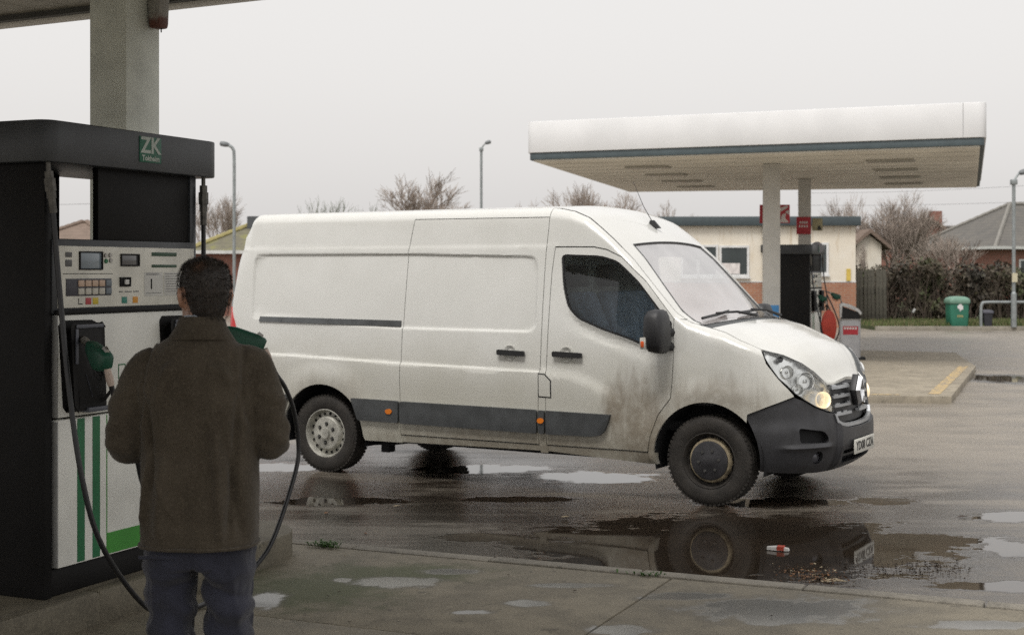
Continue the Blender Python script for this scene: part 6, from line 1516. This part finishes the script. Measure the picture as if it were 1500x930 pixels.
# ---- jacket
jk = MB()
jk.loft([ell(0.000, 0.0, 0.800, 0.186, 0.142, 36, 2.5), ell(0.000, 0.0, 0.86, 0.188, 0.143, 36, 2.5), ell(0.0, 0.0, 0.98, 0.186, 0.140, 36, 2.5), ell(0.0, 0.0, 1.10, 0.186, 0.140, 36, 2.5), ell(0.0, -0.004, 1.20, 0.190, 0.140, 36, 2.5), ell(0.0, -0.006, 1.30, 0.194, 0.135, 36, 2.5),
         ell(0.0, -0.006, 1.37, 0.188, 0.120, 36, 2.4), ell(0.0, -0.003, 1.42, 0.160, 0.098, 36, 2.2), ell(0.002, 0.0, 1.455, 0.115, 0.082, 36, 2.1), ell(0.004, 0.004, 1.475, 0.085, 0.074, 36, 2.1)])
for sg in (-1, 1):
    s0, e0, w0 = SH[sg] + Vector((-sg * 0.012, 0, -0.012)), EL[sg], WR[sg]
    up_ = s0 * 0.5 + e0 * 0.5 + Vector((sg * 0.012, -0.006, 0))
    pts = [s0 + Vector((-sg * 0.05, 0.0, 0.015)), s0, s0 * 0.75 + e0 * 0.25 + Vector((sg * 0.010, -0.004, 0)), up_, e0 * 0.8 + s0 * 0.2 + Vector((sg * 0.006, -0.008, 0)), e0 + Vector((-sg * 0.004, 0.005, -0.012)), e0 * 0.78 + w0 * 0.22 + Vector((0, 0, -0.014)), e0 * 0.45 + w0 * 0.55, w0 * 0.92 + e0 * 0.08]
    rad = [0.062, 0.064, 0.064, 0.062, 0.061, 0.061, 0.062, 0.056, 0.050]
    P_ = catmull(pts, 4); Rr = []
    for i in range(len(P_)):
        f = i / 4; k = min(int(f), len(rad) - 2); Rr.append(rad[k] + (rad[k + 1] - rad[k]) * (f - k))
    jk.tube(P_, Rr, 18)
# collar, turned down
cr_ = []
for (z, a, b, cy) in ((1.462, 0.092, 0.083, 0.004), (1.470, 0.088, 0.082, 0.006), (1.490, 0.079, 0.078, 0.010), (1.512, 0.070, 0.074, 0.014), (1.522, 0.066, 0.070, 0.016)):
    cr_.append(ell(0.005, cy, z, a, b, 36, 2.1, tilt=-0.10))
jk.loft(cr_[1:])
def fold(x, z, cx0, z0, cx1, z1, w_):
    t_ = (z - z0) / (z1 - z0); t_ = min(1, max(0, t_)); cx_ = cx0 + (cx1 - cx0) * t_
    e = min(1, max(0, min((z - min(z0, z1)) / 0.05, (max(z0, z1) - z) / 0.05)))
    return math.exp(-((x - cx_) / w_) ** 2) * e
def jpost(co, n):
    x, y, z = co; d = 0.0
    if y < 0.02:
        for (a, za, b, zb, w_, h_) in ((-0.150, 1.30, -0.128, 0.98, 0.012, -0.008), (0.152, 1.32, 0.118, 0.84, 0.013, -0.007), (-0.085, 1.12, -0.10, 0.82, 0.020, 0.007), (0.075, 1.2, 0.095, 0.80, 0.016, 0.008), (0.110, 1.15, 0.160, 0.82, 0.012, -0.005), (-0.03, 1.02, -0.015, 0.80, 0.03, -0.005), (-0.135, 1.15, -0.165, 0.85, 0.010, 0.006), (0.02, 1.42, 0.045, 1.25, 0.02, -0.003), (-0.06, 1.40, -0.12, 1.26, 0.014, 0.004), (0.09, 1.40, 0.13, 1.28, 0.014, 0.004), (-0.115, 1.05, -0.04, 0.88, 0.012, 0.004)):
            d += 2.4 * h_ * fold(x, z, a, za, b, zb, w_)
        # across the shoulders and small of the back
        d -= 0.006 * math.exp(-((z - 1.10 - 0.15 * abs(x)) / 0.025) ** 2) * math.exp(-(x / 0.12) ** 2)
        d += 0.006 * math.exp(-((z - 1.40 + 0.5 * abs(x)) / 0.02) ** 2) * (1 if abs(x) > 0.05 else 0)
        d -= 0.006 * math.exp(-((z - 1.33 - 0.5 * (abs(x) - 0.16)) / 0.012) ** 2) * math.exp(-((abs(x) - 0.15) / 0.05) ** 2)
    if abs(x) > 0.19 and z < 1.32:      # sleeve creases round the elbow
        d += 0.003 * math.sin(z * 95 + y * 40 + x * 30) * math.exp(-((z - 1.16) / 0.10) ** 2)
        d += 0.002 * math.sin(z * 60 - y * 55)
    d += 0.007 * mnoise.noise(Vector((x * 9, y * 9, z * 4))) + 0.0022 * mnoise.noise(Vector((x * 26, y * 26, z * 18)))
    ax = abs(x)              # seam where the sleeve is set in
    if y < 0.05 and 1.17 < z < 1.44:
        xs = lerp_table([(1.17, 0.186), (1.22, 0.172), (1.30, 0.160), (1.38, 0.158), (1.44, 0.150)], z)
        d -= 0.007 * math.exp(-((ax - xs) / 0.007) ** 2) * sstep(1.17, 1.22, z)
        d += 0.004 * math.exp(-((ax - xs + 0.018) / 0.010) ** 2)
    if y < 0: d -= 0.0025 * math.exp(-((z - 0.835) / 0.004) ** 2)
    return co + n * d
t = NT('brown_wool'); wn = t.noise(420, 3, 0.7); wn2 = t.noise(9, 5, 0.6); wn3 = t.noise(130, 3, 0.7)
c0 = t.mix(t.ramp(wn2, 0.3, 0.7), (0.046, 0.037, 0.026), (0.066, 0.054, 0.039))
c0 = t.mix(t.ramp(wn3, 0.45, 0.75, 0, 0.6), c0, (0.105, 0.088, 0.066)); c0 = t.mix(t.ramp(wn, 0.5, 0.8, 0, 0.5), c0, (0.020, 0.016, 0.012))
t.link(c0, t.b.inputs['Base Color']); t.b.inputs['Roughness'].default_value = 0.95; t.b.inputs['Sheen Weight'].default_value = 0.12; t.b.inputs['Sheen Roughness'].default_value = 0.5; t.b.inputs['Specular IOR Level'].default_value = 0.2
t.bump(t.math('ADD', wn, wn3), 0.25, 0.003)
jacket = remeshed('jacket', jk, t.m, 0.0052, MAN, 7, jpost)
# hem and collar stitching as raised edges
hem = catmull([Vector(p) * 1.0 for p in ell(0, 0, 0.806, 0.187, 0.143, 36, 2.5)] , 1); hem.append(hem[0])
MB().tube(hem, 0.006, 6).build('hem', t.m, MAN)
co_ = MB(); outer_ = [ell(0.005, cy, z, a_, b_, 40, 2.1, tilt=-0.10) for z, a_, b_, cy in ((1.452, 0.1085, 0.0905, 0.001), (1.458, 0.1075, 0.091, 0.002), (1.478, 0.094, 0.086, 0.006), (1.500, 0.0815, 0.081, 0.010), (1.520, 0.0735, 0.077, 0.013), (1.527, 0.070, 0.074, 0.014), (1.522, 0.066, 0.070, 0.014), (1.500, 0.066, 0.070, 0.012))]
co_.loft(outer_, caps=False); col_o = co_.build('collar', t.m, MAN, angle=70)
for v in col_o.data.vertices:
    x, y, z = v.co; v.co += v.normal * (0.003 * mnoise.noise(Vector((x * 22, y * 22, z * 22))))
sc = [ell(0.006, 0.016 + 0.004 * k, 1.505 + 0.013 * k, 0.066 - 0.002 * k, 0.069 - 0.002 * k, 32, 2.1, tilt=-0.10) for k in range(3)]
MB().loft(sc, caps=False).build('shirt_collar', mat('pale_blue_shirt', (0.42, 0.46, 0.52), 0.8), MAN)
# ---- trousers
tr = MB()
tr.loft([ell(0, 0.0, 0.90, 0.165, 0.112, 32, 2.4), ell(0, 0.0, 0.84, 0.176, 0.120, 32, 2.5), ell(0, 0.0, 0.78, 0.178, 0.122, 32, 2.5), ell(0, 0.0, 0.735, 0.172, 0.115, 32, 2.5)])
for sg in (-1, 1):
    rg = []
    for (z, x, y, a, b) in ((0.80, 0.090, 0.0, 0.086, 0.112), (0.735, 0.091, 0.0, 0.084, 0.108), (0.66, 0.0935, 0.003, 0.080, 0.100), (0.56, 0.093, 0.006, 0.074, 0.090), (0.47, 0.092, 0.008, 0.070, 0.082), (0.36, 0.095, 0.000, 0.068, 0.078), (0.2, 0.102, -0.010, 0.064, 0.074), (0.08, 0.106, -0.010, 0.064, 0.076), (0.035, 0.107, -0.004, 0.064, 0.080)):
        rg.append(ell(sg * x, y, z, a, b, 24, 2.2))
    tr.loft(rg)
def tpost(co, n):
    x, y, z = co; ax = abs(x); d = 0.0
    if y < 0.03:
        d += 0.010 * math.exp(-((z - 0.735 + 0.35 * (0.09 - abs(ax - 0.09))) / 0.016) ** 2) * math.exp(-((ax - 0.09) / 0.07) ** 2)     # under the seat
        d -= 0.008 * math.exp(-((z - 0.70 + 0.4 * ax) / 0.014) ** 2)
        d += 0.010 * math.sin((z + 0.45 * x) * 58 + 2.0 * math.sin(x * 20)) * math.exp(-((z - 0.55) / 0.16) ** 2)
        d += 0.006 * math.exp(-((ax - 0.125 - 0.1 * (0.7 - z)) / 0.010) ** 2) * (1 if z < 0.74 else 0)
        d -= 0.006 * math.exp(-(x / 0.008) ** 2) * (1 if z > 0.72 else 0)
    d += 0.011 * mnoise.noise(Vector((x * 12, y * 12, z * 7))) + 0.004 * mnoise.noise(Vector((x * 30, y * 30, z * 22)))
    if z < 0.25: d += 0.006 * math.sin(z * 90 + x * 20)
    return co + n * d
M_TRS = mat('dark_blue_cotton', (0.017, 0.0185, 0.032), 0.85, var=0.35, vscale=9, bump=0.25, bscale=500, sheen=0.15)
trousers = remeshed('trousers', tr, M_TRS, 0.0065, MAN, 4, tpost)
MB().box(-0.165, -0.035, -0.127, -0.119, 0.775, 0.787).build('pocket_edge', M_TRS, MAN, bevel=0.003)
for sg in (-1, 1):
    s_ = MB(); x0 = sg * 0.108
    s_.loft([[(x0 + x, -0.085, z) for x, z in ((-0.036, 0.0), (0.036, 0.0), (0.036, 0.07), (-0.036, 0.07))], [(x0 + x, -0.02, z) for x, z in ((-0.042, 0.0), (0.042, 0.0), (0.038, 0.085), (-0.038, 0.085))], [(x0 + sg * 0.012 + x, 0.10, z) for x, z in ((-0.050, 0.0), (0.050, 0.0), (0.042, 0.055), (-0.042, 0.055))], [(x0 + sg * 0.02 + x, 0.185, z) for x, z in ((-0.034, 0.004), (0.034, 0.004), (0.026, 0.035), (-0.026, 0.035))]])
    s_.build('shoe', mat('black_shoe', (0.014, 0.012, 0.011), 0.4), MAN, bevel=0.012, seg=3)
# ================================================================ litter, weeds, leaves on the ground
def onroad(px, py, z=0.0):
    Z = 2083.33 * (CAM_H - z) / (py - 396); return ((px - 750) / 2083.33 * Z, Z, z)
t_ = thing('crushed_packet', 'small white and red paper packet lying in the dark puddle', 'litter', (1.712, 9.146, 0.0), R(-20))
MB().loft([[(x, y * 0.8, z) for x, y, z in ((-0.07, -0.025, 0.004), (-0.07, 0.025, 0.004), (-0.07, 0.022, 0.022), (-0.07, -0.022, 0.022))], [(0.0, -0.028, 0.004), (0.0, 0.028, 0.004), (0.0, 0.02, 0.03), (0.0, -0.024, 0.026)], [(0.07, -0.024, 0.004), (0.07, 0.026, 0.004), (0.065, 0.02, 0.018), (0.065, -0.02, 0.02)]]).build('carton', mat('carton_white', (0.62, 0.60, 0.57), 0.5), t_)
MB().box(-0.005, 0.04, -0.03, 0.03, 0.006, 0.0305).build('red_band', mat('carton_red', (0.45, 0.06, 0.03), 0.5), t_)
# fallen leaves gathered in the gutter, and scattered ones
M_LEAF = [mat('leaf_' + n, c, 0.7, var=0.3) for n, c in (('brown', (0.16, 0.075, 0.03)), ('orange', (0.25, 0.12, 0.05)), ('dark', (0.05, 0.035, 0.025)), ('straw', (0.42, 0.34, 0.22)))]
lm = MB(); r_ = random.Random(23)
for i in range(300):
    px = r_.gauss(1192, 27); py = 845 + r_.gauss(0, 6) + 0.10 * (px - 1195)
    if py > 846 + 0.075 * (px - 1195) + 12: continue
    x, y, z = onroad(px, py); a = r_.uniform(0, 6.28); s_ = r_.uniform(0.004, 0.013); c, s2 = math.cos(a) * s_, math.sin(a) * s_
    zz = r_.uniform(0.004, 0.022); tz = r_.uniform(-0.008, 0.008)
    lm.add([(x - c, y - s2, zz), (x + s2 * 0.5, y - c * 0.5, zz + tz), (x + c, y + s2, zz + 0.004), (x - s2 * 0.5, y + c * 0.5, zz - tz * 0.4)], [(0, 1, 2, 3)], r_.choice((0, 0, 1, 1, 2, 2, 3)))
tag(lm.build('leaf_litter', M_LEAF, smooth=False, fix=False), kind='stuff')
lm = MB()
for i in range(420):
    px = r_.uniform(1230, 1420); py = 832 + r_.gauss(0, 7) + 0.02 * (px - 1300)
    x, y, z = onroad(px, py); s_ = r_.uniform(0.004, 0.012); a = r_.uniform(0, 6.28); c, s2 = math.cos(a) * s_, math.sin(a) * s_
    lm.add([(x - c, y - s2, 0.004), (x + s2, y - c, 0.004), (x, y, 0.004 + s_)], [(0, 1, 2)], 2)
for i in range(260):
    q_ = r_.uniform(-0.3, 5.5); p_ = KERB_P + 0.13 + abs(r_.gauss(0, 0.05)); v = fc(q_, p_); s_ = r_.uniform(0.004, 0.012); a = r_.uniform(0, 6.28); c, s2 = math.cos(a) * s_, math.sin(a) * s_
    lm.add([(v.x - c, v.y - s2, 0.004), (v.x + s2, v.y - c, 0.005), (v.x, v.y, 0.004 + s_)], [(0, 1, 2)], r_.choice((0, 2, 2, 3)))
tag(lm.build('gutter_grit', M_LEAF, smooth=False, fix=False), kind='stuff')
def leaf(label, px, py, s_, m, z=0.0, rot=0.0, cat='leaf', name='fallen_leaf', group='scraps and leaves scattered on the wet road'):
    x, y, _ = onroad(px, py, z)
    pts = [(-1, 0, 0), (-0.45, 0.38, 0.12), (0.2, 0.42, 0.2), (1, 0, 0.05), (0.2, -0.42, 0.15), (-0.45, -0.36, 0.05)]
    o = MB().add([(a * s_, b * s_, c * s_ + 0.006) for a, b, c in pts] + [(0, 0, 0.03 * s_ + 0.004)], [(0, 1, 6), (1, 2, 6), (2, 3, 6), (3, 4, 6), (4, 5, 6), (5, 0, 6)]).build(name, m, fix=False)
    o.location = (x, y, z); o.rotation_euler = (0, 0, rot); tag(o, label, cat, group); return o
leaf('pale fallen leaf on the road below the rear wheel of the van', 581, 742, 0.030, M_LEAF[3], rot=0.5)
leaf('orange brown fallen leaf on the road just beyond the rounded island end', 478, 752, 0.030, M_LEAF[1], rot=1.2)
leaf('straw coloured scrap on the road in front of the middle of the van', 828, 758, 0.035, M_LEAF[3], rot=0.1)
leaf('curled brown leaf on the road near the kerb', 535, 782, 0.025, M_LEAF[0], rot=2.0)
leaf('long pale strip lying in the leaf litter at the kerb', 1222, 853, 0.075, M_LEAF[3], rot=-0.15)
leaf('dark leaf floating at the right end of the puddle', 1410, 758, 0.05, M_LEAF[2], rot=0.3)
for (px, py, k, lb_) in ((735, 745, 3, 'tiny pale crumb on the road below the sliding door of the van'), (660, 705, 3, 'pale speck on the road just behind the rear wheel of the van'), (692, 712, 3, 'pale speck on the road under the sill of the sliding door'),
                         (1012, 838, 2, 'dark crumb on the kerb in front of the big puddle'), (505, 815, 3, 'pale speck on the kerb beside the green weed tuft'), (770, 738, 0, 'brown crumb on the road left of the bright puddle under the van')):
    leaf(lb_, px, py, 0.010, M_LEAF[k], z=FZ if py > 835 or px < 510 else 0.0, rot=k)
for (px, py, lb_) in ((512, 912, 'dark crumb on the forecourt slab close to the bottom edge of the view'), (497, 868, 'dark crumb on the mossy slab near the trousers of the man'), (480, 874, 'second dark crumb on the mossy slab, nearer the man'),
                      (745, 843, 'dark crumb on the slab just short of the kerb line'), (1130, 903, 'dark crumb beside the wide pale patch on the slab'), (842, 866, 'dark crumb alone in the middle of the dry slab')):
    leaf(lb_, px, py, 0.012, M_LEAF[2], z=FZ, rot=px, group='dirt crumbs on the forecourt')
def weed(label, q_, p_, n, h_, seed):
    r_ = random.Random(seed); v = fc(q_, p_, FZ); mb = MB()
    for i in range(n):
        a = r_.uniform(0, 6.28); d = Vector((math.cos(a), math.sin(a), 0)); b0 = d * r_.uniform(0, 0.03) + Vector((r_.gauss(0, 0.05), r_.gauss(0, 0.012), 0)); L = h_ * r_.uniform(0.5, 1.2); w_ = 0.006; s_ = Vector((-d.y, d.x, 0)) * w_
        mb.add([b0 - s_ * 0.4, b0 + s_ * 0.4, b0 + d * L * 0.5 + s_ + Vector((0, 0, L * 0.6)), b0 + d * L * 0.5 - s_ + Vector((0, 0, L * 0.6)), b0 + d * L * 1.1 + Vector((0, 0, L * 0.55))], [(0, 1, 2, 3), (3, 2, 4)])
    o = mb.build('weed', mat('weed_green', (0.055, 0.12, 0.025), 0.7, var=0.3), fix=False, smooth=False); o.location = v; o.rotation_euler = (0, 0, -FA)
    tag(o, label, 'weed')
weed('tuft of green weed in the kerb joint beside the rounded island end', -0.02, KERB_P - 0.02, 70, 0.05, 1)
weed('small green weed in the kerb joint in front of the puddle', 2.05, KERB_P + 0.0, 26, 0.03, 2)
o = MB().box(-0.035, 0.035, -0.004, 0.004, 0, 0.14).build('white_scrap', mat('scrap_white', (0.65, 0.65, 0.64), 0.6), bevel=0.002)
o.location = (pxy(1337, 46.6), 46.6, 0.42); o.rotation_euler = (0.2, 0.5, 0.3); tag(o, 'tiny white scrap of paper caught low in the brown hedge', 'litter')
